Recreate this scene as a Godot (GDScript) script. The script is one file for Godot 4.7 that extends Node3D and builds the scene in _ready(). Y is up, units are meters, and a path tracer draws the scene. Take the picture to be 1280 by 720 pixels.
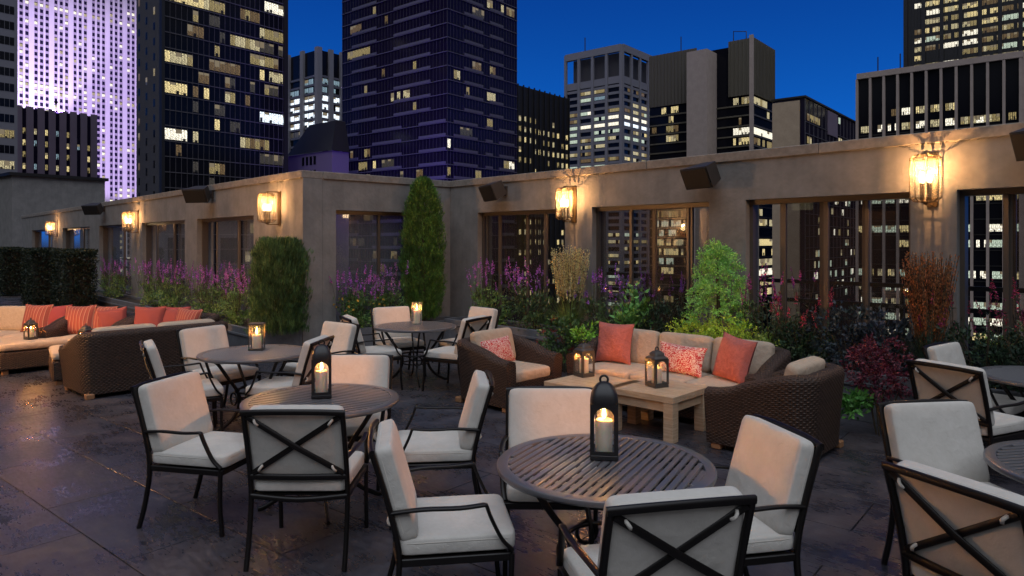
extends Node3D
# A roof terrace at dusk. World: X runs along the long screen wall, -Z into it, camera turned 47 degrees.

const F := 880.0      # focal length in photograph pixels
const HZ := 303.0     # the photograph's horizon row
const EYE := 1.82
const TH := 47.0      # camera yaw
const CITY := 7.6     # the street grid against the terrace wall
const WALL_R := -8.1  # face of the long wall
const WALL_L := -5.16 # face of the wall that stands forward
const RET := -10.37   # face of the return wall
const TOP := 2.96
var M := {}
var names := {}
var rg := RandomNumberGenerator.new()
var right := Vector3.RIGHT
var fwd := Vector3.FORWARD

# ---------------------------------------------------------------- mesh collector
class MB:
	var v := PackedVector3Array()
	var n := PackedVector3Array()
	var t := PackedVector2Array()
	var c := PackedColorArray()
	var ix := PackedInt32Array()
	var col := Color.WHITE
	var tinted := false
	func vert(p: Vector3, nn: Vector3, uv := Vector2.ZERO) -> int:
		v.push_back(p); n.push_back(nn); t.push_back(uv)
		if tinted: c.push_back(col)
		return v.size() - 1
	func face(i: int, j: int, k: int) -> void:
		var g := (v[j] - v[i]).cross(v[k] - v[i])
		if g.dot(n[i] + n[j] + n[k]) < 0.0:
			ix.push_back(i); ix.push_back(j); ix.push_back(k)
		else:
			ix.push_back(i); ix.push_back(k); ix.push_back(j)
	func poly(pts: Array, nn: Vector3, uvs := []) -> void:
		var s := v.size()
		for i in pts.size():
			vert(pts[i], nn, uvs[i] if uvs.size() > 0 else Vector2(pts[i].x + pts[i].z, pts[i].y))
		for i in range(1, pts.size() - 1): face(s, s + i, s + i + 1)
	func quad(a: Vector3, b: Vector3, cc: Vector3, d: Vector3) -> void:
		poly([a, b, cc, d], (b - a).cross(cc - a).normalized(), [Vector2(0, 0), Vector2(1, 0), Vector2(1, 1), Vector2(0, 1)])
	func box(ctr: Vector3, size: Vector3, bs := Basis.IDENTITY, bev := 0.0) -> void:
		var h := size * 0.5
		var b := minf(bev, minf(h.x, minf(h.y, h.z)) * 0.9)
		for ax in 3:
			var a1 := (ax + 1) % 3
			var a2 := (ax + 2) % 3
			for sg in [-1.0, 1.0]:
				var pts := []
				var uvs := []
				for q in [[-1.0, -1.0], [1.0, -1.0], [1.0, 1.0], [-1.0, 1.0]]:
					var p := Vector3.ZERO
					p[ax] = sg * h[ax]; p[a1] = q[0] * (h[a1] - b); p[a2] = q[1] * (h[a2] - b)
					pts.append(ctr + bs * p)
					uvs.append(Vector2(p[a1], p[a2]) if ax != 0 else Vector2(p[a2], p[a1]))
				var nn := Vector3.ZERO
				nn[ax] = sg
				poly(pts, bs * nn, uvs)
		if b > 0.0:
			for ax in 3:
				var a1 := (ax + 1) % 3
				var a2 := (ax + 2) % 3
				for s1 in [-1.0, 1.0]:
					for s2 in [-1.0, 1.0]:
						var pts := []
						for q in [[-1.0, 0], [1.0, 0], [1.0, 1], [-1.0, 1]]:
							var p := Vector3.ZERO
							p[ax] = q[0] * (h[ax] - b)
							p[a1] = s1 * (h[a1] - (b if q[1] == 1 else 0.0))
							p[a2] = s2 * (h[a2] - (0.0 if q[1] == 1 else b))
							pts.append(ctr + bs * p)
						var nn := Vector3.ZERO
						nn[a1] = s1; nn[a2] = s2
						poly(pts, (bs * nn).normalized())
			for sx in [-1.0, 1.0]:
				for sy in [-1.0, 1.0]:
					for sz in [-1.0, 1.0]:
						var s := Vector3(sx, sy, sz)
						poly([ctr + bs * (s * (h - Vector3(0, b, b))), ctr + bs * (s * (h - Vector3(b, 0, b))), ctr + bs * (s * (h - Vector3(b, b, 0)))], (bs * s).normalized())
	# rows of points with smooth normals
	func grid(rows: Array, wrap := false, us := 1.0, vs := 1.0) -> void:
		var s := v.size()
		var nr := rows.size()
		var nc: int = rows[0].size()
		for i in nr:
			for j in nc:
				var jl := (j - 1 + nc) % nc if wrap else maxi(j - 1, 0)
				var jr := (j + 1) % nc if wrap else mini(j + 1, nc - 1)
				var du: Vector3 = rows[i][jr] - rows[i][jl]
				var dv: Vector3 = rows[mini(i + 1, nr - 1)][j] - rows[maxi(i - 1, 0)][j]
				if du.length_squared() < 1e-12:
					var k := i + 1 if i == 0 else i - 1
					du = rows[k][jr] - rows[k][jl]
				var nn := du.cross(dv)
				vert(rows[i][j], nn.normalized() if nn.length_squared() > 1e-18 else Vector3.UP, Vector2(us * j / (nc if wrap else nc - 1), vs * i / maxf(1, nr - 1)))
		for i in nr - 1:
			for j in (nc if wrap else nc - 1):
				var j2 := (j + 1) % nc
				var a := s + i * nc + j
				var b := s + i * nc + j2
				var d := s + (i + 1) * nc + j
				var e := s + (i + 1) * nc + j2
				if v[a] != v[b]: face(a, b, e)
				if v[d] != v[e]: face(a, e, d)
	# a tube along points; rx, ry are its half sizes across; boxy below 1 squares the section
	func tube(pts: Array, rx: float, ry: float, sides := 8, boxy := 1.0, taper := []) -> void:
		var rows := []
		var up := Vector3.UP
		var d0: Vector3 = (pts[1] - pts[0]).normalized()
		if absf(d0.y) > 0.9: up = Vector3.RIGHT
		var sd := d0.cross(up).normalized()
		for i in pts.size():
			var d: Vector3 = (pts[mini(i + 1, pts.size() - 1)] - pts[maxi(i - 1, 0)]).normalized()
			sd = (sd - d * sd.dot(d)).normalized()
			var u2 := sd.cross(d)
			var k: float = taper[i] if taper.size() > 0 else 1.0
			var row := []
			for j in sides:
				var a := TAU * j / sides
				var ca := cos(a)
				var sa := sin(a)
				row.append(pts[i] + (sd * signf(ca) * pow(absf(ca), boxy) * rx + u2 * signf(sa) * pow(absf(sa), boxy) * ry) * k)
			rows.append(row)
		grid(rows, true)
		for e in [0, rows.size() - 1]:
			var dd: Vector3 = (pts[0] - pts[1]) if e == 0 else (pts[e] - pts[e - 1])
			poly(rows[e], dd.normalized())
	func lathe(pr: Array, seg: int, ctr := Vector3.ZERO, sq := 1.0, turn := 0.0) -> void:
		var rows := []
		for p in pr:
			var row := []
			for j in seg:
				var a := TAU * j / seg + turn
				var ca := cos(a)
				var sa := sin(a)
				row.append(ctr + Vector3(signf(ca) * pow(absf(ca), sq) * p.x, p.y, signf(sa) * pow(absf(sa), sq) * p.x))
			rows.append(row)
		grid(rows, true)
	func torus(ctr: Vector3, bs: Basis, r: float, rr: float, seg := 20, sides := 6) -> void:
		var rows := []
		for i in seg + 1:
			var a := TAU * i / seg
			var o := Vector3(cos(a), 0, sin(a))
			var row := []
			for j in sides:
				var b := TAU * j / sides
				row.append(ctr + bs * (o * (r + rr * cos(b)) + Vector3(0, rr * sin(b), 0)))
			rows.append(row)
		grid(rows, true)
	# a boxed cushion with soft edges
	func cushion(ctr: Vector3, size: Vector3, bs := Basis.IDENTITY, e1 := 0.45, e2 := 0.22, nv := 14, nu := 32) -> void:
		var rows := []
		for i in nv + 1:
			var la := -PI / 2 + PI * i / nv
			var cl := pow(maxf(cos(la), 0.0), e1)
			var sl := signf(sin(la)) * pow(absf(sin(la)), e1)
			var row := []
			for j in nu:
				var lo := TAU * j / nu
				var cx := signf(cos(lo)) * pow(absf(cos(lo)), e2)
				var cz := signf(sin(lo)) * pow(absf(sin(lo)), e2)
				row.append(ctr + bs * Vector3(cl * cx * size.x * 0.5, sl * size.y * 0.5, cl * cz * size.z * 0.5))
			rows.append(row)
		grid(rows, true)
	func pillow(ctr: Vector3, w: float, h: float, th: float, bs := Basis.IDENTITY, k := 14) -> void:
		for sg in [-1.0, 1.0]:
			var rows := []
			for i in k + 1:
				var y := -1.0 + 2.0 * i / k
				var row := []
				for j in k + 1:
					var x := -1.0 + 2.0 * j / k
					var z: float = sg * (th * 0.5 * pow((1 - x * x) * (1 - y * y), 0.42) + 0.004)
					row.append(ctr + bs * Vector3(w * 0.5 * x * (1 - 0.09 * (1 - y * y)), h * 0.5 * y * (1 - 0.09 * (1 - x * x)), z * (1.0 + 0.08 * sin(5 * x + 3 * y))))
				rows.append(row)
			grid(rows, false)
	func leaf(p: Vector3, d: Vector3, nn: Vector3, ln: float, w: float, fold := 0.25) -> void:
		var sd := d.cross(nn).normalized()
		var up := sd.cross(d).normalized()
		var m := p + d * ln * 0.45
		var a := vert(p, up)
		var b := vert(m + sd * w * 0.5 + up * w * fold, up)
		var e := vert(p + d * ln - up * ln * 0.08, up)
		var f := vert(m - sd * w * 0.5 + up * w * fold, up)
		face(a, b, e); face(a, e, f)
	func blade(p: Vector3, d: Vector3, ln: float, w: float, droop: float, seg := 4) -> void:
		var side := d.cross(Vector3.UP)
		if side.length() < 0.01: side = Vector3.RIGHT
		side = side.normalized()
		var out := Vector3(d.x, 0, d.z)
		var s := v.size()
		for i in seg + 1:
			var f := float(i) / seg
			var q := p + d * ln * f + (out * 0.6 - Vector3.UP) * droop * f * f * ln
			var ww := w * (1.0 - f * 0.9)
			vert(q - side * ww * 0.5, side.cross(d).normalized()); vert(q + side * ww * 0.5, side.cross(d).normalized())
		for i in seg:
			face(s + i * 2, s + i * 2 + 1, s + i * 2 + 3); face(s + i * 2, s + i * 2 + 3, s + i * 2 + 2)
	func mesh() -> ArrayMesh:
		var a := []
		a.resize(Mesh.ARRAY_MAX)
		a[Mesh.ARRAY_VERTEX] = v; a[Mesh.ARRAY_NORMAL] = n; a[Mesh.ARRAY_TEX_UV] = t; a[Mesh.ARRAY_INDEX] = ix
		if tinted: a[Mesh.ARRAY_COLOR] = c
		var m := ArrayMesh.new()
		m.add_surface_from_arrays(Mesh.PRIMITIVE_TRIANGLES, a)
		return m

# ---------------------------------------------------------------- naming and placing
func numbered(called: String, parent: Node) -> String:
	var key := str(parent.get_instance_id()) + called
	var k: int = names.get(key, 0)
	names[key] = k + 1
	return called if k == 0 else "%s_%03d" % [called, k]

func tag(o: Node, label: String, cat: String, group := "", kind := "") -> void:
	o.set_meta("label", label); o.set_meta("category", cat)
	if group != "": o.set_meta("group", group)
	if kind != "": o.set_meta("kind", kind)

func thing(called: String, label: String, cat: String, at := Vector3.ZERO, yaw := 0.0, group := "", kind := "") -> Node3D:
	var o := Node3D.new()
	o.name = numbered(called, self)
	add_child(o)
	o.position = at; o.rotation.y = yaw
	tag(o, label, cat, group, kind)
	return o

func part(parent: Node, called: String, mesh, mat: Material, at := Vector3.ZERO) -> MeshInstance3D:
	var o := MeshInstance3D.new()
	o.name = numbered(called, parent)
	o.mesh = mesh.mesh() if mesh is MB else mesh
	o.material_override = mat
	o.position = at
	parent.add_child(o, true)
	return o

func hub(parent: Node, called: String, at := Vector3.ZERO) -> Node3D:
	var o := Node3D.new()
	o.name = numbered(called, parent)
	parent.add_child(o, true)
	o.position = at
	return o

func copy_of(src: Node3D, called: String, label: String, at: Vector3, yaw: float, scale_by := 1.0) -> Node3D:
	var o: Node3D = src.duplicate()
	o.name = numbered(called, self)
	add_child(o)
	o.position = at; o.rotation.y = yaw; o.scale = Vector3.ONE * scale_by
	o.set_meta("label", label)
	return o

# pixels of the photograph to places: a direction, met with the wall, ground or height it touches
func cam(cx: float, depth: float, y := 0.0) -> Vector3:
	return right * cx + fwd * depth + Vector3(0, y, 0)
func at_depth(px: float, depth: float, y := 0.0) -> Vector3:
	return cam((px - 640.0) / F * depth, depth, y)
func on_y(px: float, py: float, h: float) -> Vector3:
	return at_depth(px, (EYE - h) * F / (py - HZ), h)
func on_z(px: float, z: float) -> Vector3:
	var d := right * ((px - 640.0) / F) + fwd
	return d * (z / d.z)
func on_x(px: float, x: float) -> Vector3:
	var d := right * ((px - 640.0) / F) + fwd
	return d * (x / d.x)
func depth_of(p: Vector3) -> float:
	return p.dot(fwd)
func high(p: Vector3, py: float) -> float:
	return EYE + (HZ - py) / F * depth_of(p)
func yaw_to(fx: float, fz: float) -> float:   # facing given across and towards the camera
	var f := right * fx - fwd * fz
	return atan2(f.x, f.z)
func smooth(p: Array, k := 5) -> Array:
	var out := []
	for i in p.size() - 1:
		var a: Vector3 = p[maxi(i - 1, 0)]
		var b: Vector3 = p[i]
		var c: Vector3 = p[i + 1]
		var d: Vector3 = p[mini(i + 2, p.size() - 1)]
		for j in k:
			out.append(b.cubic_interpolate(c, a, d, float(j) / k))
	out.append(p[-1])
	return out

# ---------------------------------------------------------------- materials
func lin(r: float, g: float, b: float) -> Color:
	return Color(r, g, b).linear_to_srgb()

func mat(r: float, g: float, b: float, rough := 0.8, metal := 0.0) -> StandardMaterial3D:
	var m := StandardMaterial3D.new()
	m.albedo_color = lin(r, g, b)
	m.roughness = rough; m.metallic = metal
	return m

func noise_bytes(size: int, freq: float, octaves: int, sd: int, kind := FastNoiseLite.TYPE_SIMPLEX_SMOOTH) -> PackedByteArray:
	var f := FastNoiseLite.new()
	f.seed = sd; f.frequency = freq; f.fractal_octaves = octaves; f.noise_type = kind
	var im := f.get_seamless_image(size, size)
	im.convert(Image.FORMAT_L8)
	return im.get_data()

# two noises blended into a colour map between tones a and b
func tone_map(size: int, n1: PackedByteArray, n2: PackedByteArray, a: Color, b: Color, k := 0.5, contrast := 1.0) -> ImageTexture:
	var d := PackedByteArray()
	d.resize(size * size * 3)
	for i in size * size:
		var x := clampf(((n1[i] * k + n2[i] * (1.0 - k)) / 255.0 - 0.5) * contrast + 0.5, 0, 1)
		var q := a.lerp(b, x)
		d[i * 3] = int(q.r * 255); d[i * 3 + 1] = int(q.g * 255); d[i * 3 + 2] = int(q.b * 255)
	return ImageTexture.create_from_image(Image.create_from_data(size, size, false, Image.FORMAT_RGB8, d))

func grey_tex(size: int, d: PackedByteArray) -> ImageTexture:
	return ImageTexture.create_from_image(Image.create_from_data(size, size, false, Image.FORMAT_L8, d))

func tri(m: StandardMaterial3D, s: float, world := true) -> StandardMaterial3D:
	m.uv1_triplanar = true; m.uv1_world_triplanar = world
	m.uv1_scale = Vector3.ONE * s
	return m

func relief(m: StandardMaterial3D, t: Texture2D, cm: float) -> StandardMaterial3D:
	m.heightmap_enabled = true; m.heightmap_texture = t; m.heightmap_scale = cm
	return m

func glow(r: float, g: float, b: float, e: float, tex: Texture2D = null) -> StandardMaterial3D:
	var m := StandardMaterial3D.new()
	m.albedo_color = Color(0.03, 0.03, 0.03)
	m.roughness = 0.3
	m.emission_enabled = true
	m.emission = lin(r, g, b)
	m.emission_energy_multiplier = e
	if tex:
		m.emission_texture = tex
		m.emission_operator = BaseMaterial3D.EMISSION_OP_MULTIPLY
		m.uv1_scale = Vector3(1, 1, 1)
	return m

func pane_mat(r: float, g: float, b: float, a: float, rough := 0.02) -> StandardMaterial3D:
	var m := mat(r, g, b, rough)
	m.transparency = BaseMaterial3D.TRANSPARENCY_ALPHA
	m.albedo_color.a = a
	return m

func make_materials() -> void:
	var n256a := noise_bytes(256, 0.02, 5, 11)
	var n256b := noise_bytes(256, 0.09, 3, 12)
	var n512a := noise_bytes(512, 0.008, 5, 21)
	var n512b := noise_bytes(512, 0.05, 4, 22)
	var fine := grey_tex(256, noise_bytes(256, 0.2, 2, 31))
	# stucco
	var brush := PackedByteArray()
	brush.resize(256 * 256)
	for y in 256:
		for x in 256: brush[y * 256 + x] = int(0.5 * n256b[((y / 10) % 256) * 256 + x] + 0.5 * n256b[y * 256 + x])
	M.stucco = tri(mat(1, 1, 1, 0.9), 0.35)
	M.stucco.albedo_texture = tone_map(256, n256a, brush, lin(0.185, 0.176, 0.170), lin(0.275, 0.262, 0.250), 0.55, 1.6)
	relief(M.stucco, fine, 0.25)
	M.coping = tri(mat(1, 1, 1, 0.8), 0.6)
	M.coping.albedo_texture = tone_map(256, n256b, n256a, lin(0.20, 0.175, 0.155), lin(0.32, 0.285, 0.25), 0.5, 1.6)
	# slate floor: a streaked cleft face
	var streak := PackedByteArray()
	streak.resize(512 * 512)
	for y in 512:
		for x in 512:
			streak[y * 512 + x] = clampi(int(0.45 * n512a[y * 512 + x] + 0.30 * n512b[((y * 2) % 512) * 512 + (x / 2 + n512a[y * 512 + x] / 4) % 512] + 0.25 * n512b[((y * 4) % 512) * 512 + x]), 0, 255)
	var sn := grey_tex(512, streak)
	var rough := PackedByteArray()
	rough.resize(512 * 512)
	for i in 512 * 512: rough[i] = clampi(112 + int(1.2 * (streak[i] - 118)), 40, 235)
	var rt := grey_tex(512, rough)
	M.tiles = []
	for q in [[0.025, 0.024, 0.031, 0.084, 0.078, 0.094], [0.031, 0.026, 0.029, 0.094, 0.080, 0.086], [0.021, 0.022, 0.030, 0.073, 0.072, 0.091]]:
		var m := tri(mat(1, 1, 1, 0.75), 0.42)
		m.albedo_texture = tone_map(512, streak, n512b, lin(q[0], q[1], q[2]), lin(q[3], q[4], q[5]), 0.75, 2.1)
		m.roughness_texture = rt
		relief(m, sn, 0.12)
		M.tiles.append(m)
	M.grout = mat(0.02, 0.019, 0.019, 0.9)
	# furniture
	M.metal = mat(0.010, 0.008, 0.008, 0.36)
	M.metal.metallic = 0.35
	M.tabletop = mat(0.155, 0.153, 0.165, 0.28)
	M.tabletop.metallic = 0.3
	var wv := PackedByteArray()
	wv.resize(128 * 128)
	for y in 128:
		for x in 128:
			wv[y * 128 + x] = clampi(int(128 + 50 * sin(TAU * x / 4.0) * 0.5 + 50 * sin(TAU * y / 4.0) * 0.5 + (n256b[y * 256 + x] - 128) * 0.6), 0, 255)
	var weave := grey_tex(128, wv)
	var cf := FastNoiseLite.new()
	cf.seed = 8; cf.frequency = 0.011; cf.fractal_type = FastNoiseLite.FRACTAL_RIDGED; cf.fractal_octaves = 3; cf.domain_warp_enabled = true; cf.domain_warp_amplitude = 25.0
	var ci := cf.get_seamless_image(256, 256)
	ci.convert(Image.FORMAT_L8)
	var crease := ImageTexture.create_from_image(ci)
	M.cloths = []
	for q in [[0.62, 0.585, 0.54], [0.66, 0.625, 0.58]]:
		var m := mat(q[0], q[1], q[2], 0.95)
		m.rim_enabled = true; m.rim = 0.2
		tri(m, 1.3, false)
		m.albedo_texture = tone_map(256, n256a, n256b, Color(0.93, 0.93, 0.92), Color(1, 1, 1), 0.6, 1.2)
		relief(m, crease, 0.5)
		M.cloths.append(m)
	M.cloth = M.cloths[0]
	M.tan_cloth = mat(0.52, 0.415, 0.315, 0.95)
	tri(M.tan_cloth, 2.5, false)
	M.tan_cloth.albedo_texture = tone_map(256, n256a, n256b, Color(0.9, 0.9, 0.9), Color(1, 1, 1), 0.5, 1.2)
	relief(M.tan_cloth, grey_tex(256, n256a), 0.8)
	M.tie = mat(0.62, 0.58, 0.52, 0.95)
	M.coral = mat(0.50, 0.155, 0.135, 0.95)
	tri(M.coral, 3.0, false)
	M.coral.albedo_texture = tone_map(256, n256b, n256a, Color(0.80, 0.80, 0.80), Color(1, 1, 1), 0.6, 1.5)
	relief(M.coral, grey_tex(256, n256a), 0.8)
	M.rose = mat(0.30, 0.055, 0.06, 0.95)
	M.brick_red = mat(0.26, 0.06, 0.056, 0.95)
	# striped cover
	var im := Image.create(64, 64, false, Image.FORMAT_RGB8)
	for y in 64:
		for x in 64:
			var k := x % 16
			var q := lin(0.29, 0.078, 0.064) if k < 9 else lin(0.42, 0.22, 0.16) if k < 12 else lin(0.23, 0.05, 0.043)
			im.set_pixel(x, y, q)
	M.striped = mat(1, 1, 1, 0.95)
	M.striped.albedo_texture = ImageTexture.create_from_image(im)
	M.striped.uv1_scale = Vector3(2.2, 1, 1)
	# printed cover: pale scrolls on red
	var f := FastNoiseLite.new()
	f.seed = 5; f.noise_type = FastNoiseLite.TYPE_CELLULAR; f.frequency = 0.026
	f.cellular_return_type = FastNoiseLite.RETURN_DISTANCE2_SUB
	var pi2 := f.get_seamless_image(256, 256)
	pi2.convert(Image.FORMAT_L8)
	var pd := pi2.get_data()
	im = Image.create(256, 256, false, Image.FORMAT_RGB8)
	for y in 256:
		for x in 256:
			var q: float = pd[y * 256 + x] / 255.0
			var rr := fmod(q * 3.2 + 0.15 * sin(x * 0.12) + 0.15 * sin(y * 0.15), 1.0)
			im.set_pixel(x, y, lin(0.70, 0.56, 0.50) if rr > 0.52 and q > 0.10 else lin(0.50, 0.045, 0.05))
	M.printed = mat(1, 1, 1, 0.95)
	M.printed.albedo_texture = ImageTexture.create_from_image(im)
	M.printed.uv1_scale = Vector3(1.0, 0.7, 1)
	# wicker: over-and-under strands
	var wk := PackedByteArray()
	wk.resize(256 * 256)
	var wc := PackedByteArray()
	wc.resize(256 * 256 * 3)
	for y in 256:
		for x in 256:
			var row := y / 16
			var stake := x / 32
			var yy := (y % 16) / 16.0 - 0.5
			var ph := PI * (x / 32.0 + row)
			var over := cos(ph)
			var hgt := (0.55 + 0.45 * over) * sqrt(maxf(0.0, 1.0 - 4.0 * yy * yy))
			var xs := (x % 32) / 32.0 - 0.5
			var st := 0.62 * sqrt(maxf(0.0, 1.0 - 12.0 * xs * xs))
			hgt = maxf(hgt, st)
			wk[y * 256 + x] = clampi(int(hgt * 255), 0, 255)
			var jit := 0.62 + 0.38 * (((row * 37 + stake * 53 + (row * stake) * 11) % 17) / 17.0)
			var q := lin(0.088 * jit * (0.35 + 0.65 * hgt), 0.047 * jit * (0.35 + 0.65 * hgt), 0.031 * jit * (0.35 + 0.65 * hgt))  # shade between the strands put into the colour, darker where the weave dips
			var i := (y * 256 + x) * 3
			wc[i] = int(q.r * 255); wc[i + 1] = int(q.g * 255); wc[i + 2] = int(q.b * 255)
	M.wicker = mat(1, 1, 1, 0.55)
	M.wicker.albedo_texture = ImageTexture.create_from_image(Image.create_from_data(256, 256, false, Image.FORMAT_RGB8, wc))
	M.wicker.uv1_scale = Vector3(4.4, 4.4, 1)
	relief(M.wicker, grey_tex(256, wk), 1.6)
	# teak
	var g1 := PackedByteArray()
	g1.resize(256 * 256)
	for y in 256:
		for x in 256: g1[y * 256 + x] = n256b[y * 256 + (x / 14) % 256]
	M.teak = tri(mat(1, 1, 1, 0.65), 1.6, false)
	M.teak.albedo_texture = tone_map(256, g1, n256a, lin(0.36, 0.255, 0.16), lin(0.56, 0.43, 0.30), 0.7, 1.4)
	M.foot = mat(0.30, 0.15, 0.07, 0.6)
	M.black = mat(0.012, 0.012, 0.013, 0.45)
	M.lantern = mat(0.015, 0.014, 0.016, 0.4)
	M.pewter = mat(0.05, 0.045, 0.042, 0.45)
	M.brass = mat(0.16, 0.11, 0.06, 0.35, 0.8)
	M.glass = pane_mat(0.9, 0.9, 0.9, 0.06)
	M.warm_glass = pane_mat(0.9, 0.78, 0.55, 0.13, 0.15)
	M.bronze_glass = pane_mat(0.055, 0.040, 0.026, 0.28, 0.01)
	M.reflect_grey_glass = pane_mat(0.20, 0.21, 0.23, 0.3, 0.01)  # grey reflection of the tower opposite put into the pane tint
	M.alu = mat(0.11, 0.088, 0.072, 0.4, 0.2)
	M.speaker = mat(0.026, 0.022, 0.021, 0.55)
	M.grille = mat(0.008, 0.008, 0.009, 0.7)
	M.wax = mat(0.85, 0.74, 0.58, 0.5)
	M.wax.subsurf_scatter_enabled = true
	M.wax.subsurf_scatter_strength = 0.6
	M.flame = glow(1.0, 0.62, 0.18, 9.0)
	M.bulb = glow(1.0, 0.72, 0.38, 8.0)
	M.planter = tri(mat(1, 1, 1, 0.7), 0.5)
	M.planter.albedo_texture = tone_map(256, n256a, n256b, lin(0.10, 0.105, 0.12), lin(0.17, 0.175, 0.19), 0.6, 1.2)
	M.soil = mat(0.03, 0.022, 0.016, 0.95)
	M.stem = mat(0.06, 0.045, 0.025, 0.9)
	M.leaf = mat(1, 1, 1, 0.55)
	M.leaf.vertex_color_use_as_albedo = true
	M.leaf.backlight_enabled = true
	M.leaf.backlight = Color(0.35, 0.35, 0.35)
	M.petal = M.leaf
	# the city
	M.night_glass = mat(0.008, 0.008, 0.012, 0.12)
	M.night_glass.metallic_specular = 0.25
	M.violet_glass = mat(0.012, 0.009, 0.024, 0.15)
	M.violet_glass.metallic_specular = 0.22
	M.black_stone = mat(0.012, 0.010, 0.011, 0.5)
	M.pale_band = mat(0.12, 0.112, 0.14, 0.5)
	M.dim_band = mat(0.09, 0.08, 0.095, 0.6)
	M.dark_stone = mat(0.06, 0.055, 0.065, 0.8)
	M.grey_stone = mat(0.20, 0.19, 0.22, 0.8)
	M.limestone = mat(0.50, 0.47, 0.46, 0.85)
	M.lilac_stone = mat(0.30, 0.27, 0.29, 0.85)
	M.purple_stone = mat(0.16, 0.12, 0.17, 0.85)
	M.beige_stone = tri(mat(1, 1, 1, 0.85), 0.05)
	M.beige_stone.albedo_texture = tone_map(256, n256a, n256b, lin(0.40, 0.29, 0.20), lin(0.52, 0.39, 0.27), 0.6, 1.2)
	M.slab_stone = tri(mat(1, 1, 1, 0.85), 0.06)
	M.slab_stone.albedo_texture = tone_map(256, n256a, n256b, lin(0.34, 0.27, 0.24), lin(0.44, 0.35, 0.31), 0.6, 1.2)
	M.bronze_wall = mat(0.10, 0.085, 0.062, 0.6)
	M.asphalt = mat(0.04, 0.04, 0.045, 0.9)
	# lit windows: rooms of differing brightness, with blinds and furniture breaking the light up
	var cur := PackedByteArray()
	cur.resize(64 * 64)
	rg.seed = 77
	for x in 64:
		var w := rg.randf_range(0.55, 1.0)
		for y in 64:
			cur[y * 64 + x] = int(255 * clampf(w * (0.75 + 1.6 * (n256b[(y * 4) * 256 + x * 4] / 255.0 - 0.5)), 0.12, 1))
	var room := grey_tex(64, cur)
	M.blind = glow(1.0, 0.80, 0.50, 0.10)  # light from the room behind painted in as a faint glow of the cloth
	M.lit = []
	for q in [[1.0, 0.80, 0.38, 0.85], [1.0, 0.86, 0.50, 0.55], [1.0, 0.78, 0.34, 0.30], [1.0, 0.66, 0.30, 0.14], [0.80, 0.95, 0.75, 0.7], [0.55, 0.8, 0.95, 0.35], [1.0, 0.93, 0.75, 1.3], [0.85, 0.75, 0.6, 0.06], [0.8, 0.9, 1.0, 1.6]]:
		M.lit.append(glow(q[0], q[1], q[2], q[3] * 1.3, room))

# ---------------------------------------------------------------- towers
# A tower fills x -w..0 and z -d..0 of its own axes; the edge nearest the terrace is at x = z = 0.
# Face 0 looks along +z and runs from x = -w to 0, face 1 looks along +x and runs from z = 0 to -d.
class Tower:
	var node: Node3D
	var depth := 0.0
	var cx := 0.0
	var w := 0.0
	var d := 0.0
	var fh := 3.9      # storey height
	var sill := 0.9    # glass begins this far above the storey line
	var gh := 2.2      # glass height
	var pitch := [1.5, 1.5]
	var y0 := -18.0
	var y1 := 70.0
	var used := {}
	func at(face: int, a: float, y: float, out: float) -> Vector3:
		return Vector3(a - w, y, out) if face == 0 else Vector3(out, y, -a)
	func bar(mb: MB, face: int, a0: float, a1: float, yl: float, yh: float, o0: float, o1: float) -> void:
		var p := at(face, a0, yl, o0)
		var q := at(face, a1, yh, o1)
		mb.box((p + q) * 0.5, (q - p).abs())
	func wide(face: int) -> float:
		return w if face == 0 else d
	func along(face: int, px: float) -> float:
		var r := (px - 640.0) / 880.0
		var s := sin(deg_to_rad(50.6))
		var c := cos(deg_to_rad(50.6))
		if face == 0: return w - (cx - r * depth) / (s + c * r)
		return (r * depth - cx) / (c - s * r)
	func far(face: int, a: float) -> float:
		return depth + ((w - a) * cos(deg_to_rad(50.6)) if face == 0 else a * sin(deg_to_rad(50.6)))
	func height(face: int, a: float, py: float) -> float:
		return 1.82 + (303.0 - py) / 880.0 * far(face, a)

func tower(called: String, label: String, depth: float, edge: float, l: float, r: float) -> Tower:
	var t := Tower.new()
	t.depth = depth
	t.cx = (edge - 640.0) / F * depth
	var s := sin(deg_to_rad(50.6))
	var c := cos(deg_to_rad(50.6))
	var rl := (l - 640.0) / F
	var rr := (r - 640.0) / F
	t.w = (t.cx - rl * depth) / (s + c * rl)
	t.d = (rr * depth - t.cx) / (c - s * rr)
	t.node = thing(called, label, "building", cam(t.cx, depth), deg_to_rad(CITY))
	return t

func block(t: Tower, called: String, yl: float, yh: float, m: Material, inset := 0.0) -> void:
	var mb := MB.new()
	mb.box(Vector3(-t.w * 0.5, (yl + yh) * 0.5, -t.d * 0.5), Vector3(t.w - inset * 2, yh - yl, t.d - inset * 2))
	part(t.node, called, mb, m)

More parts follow.
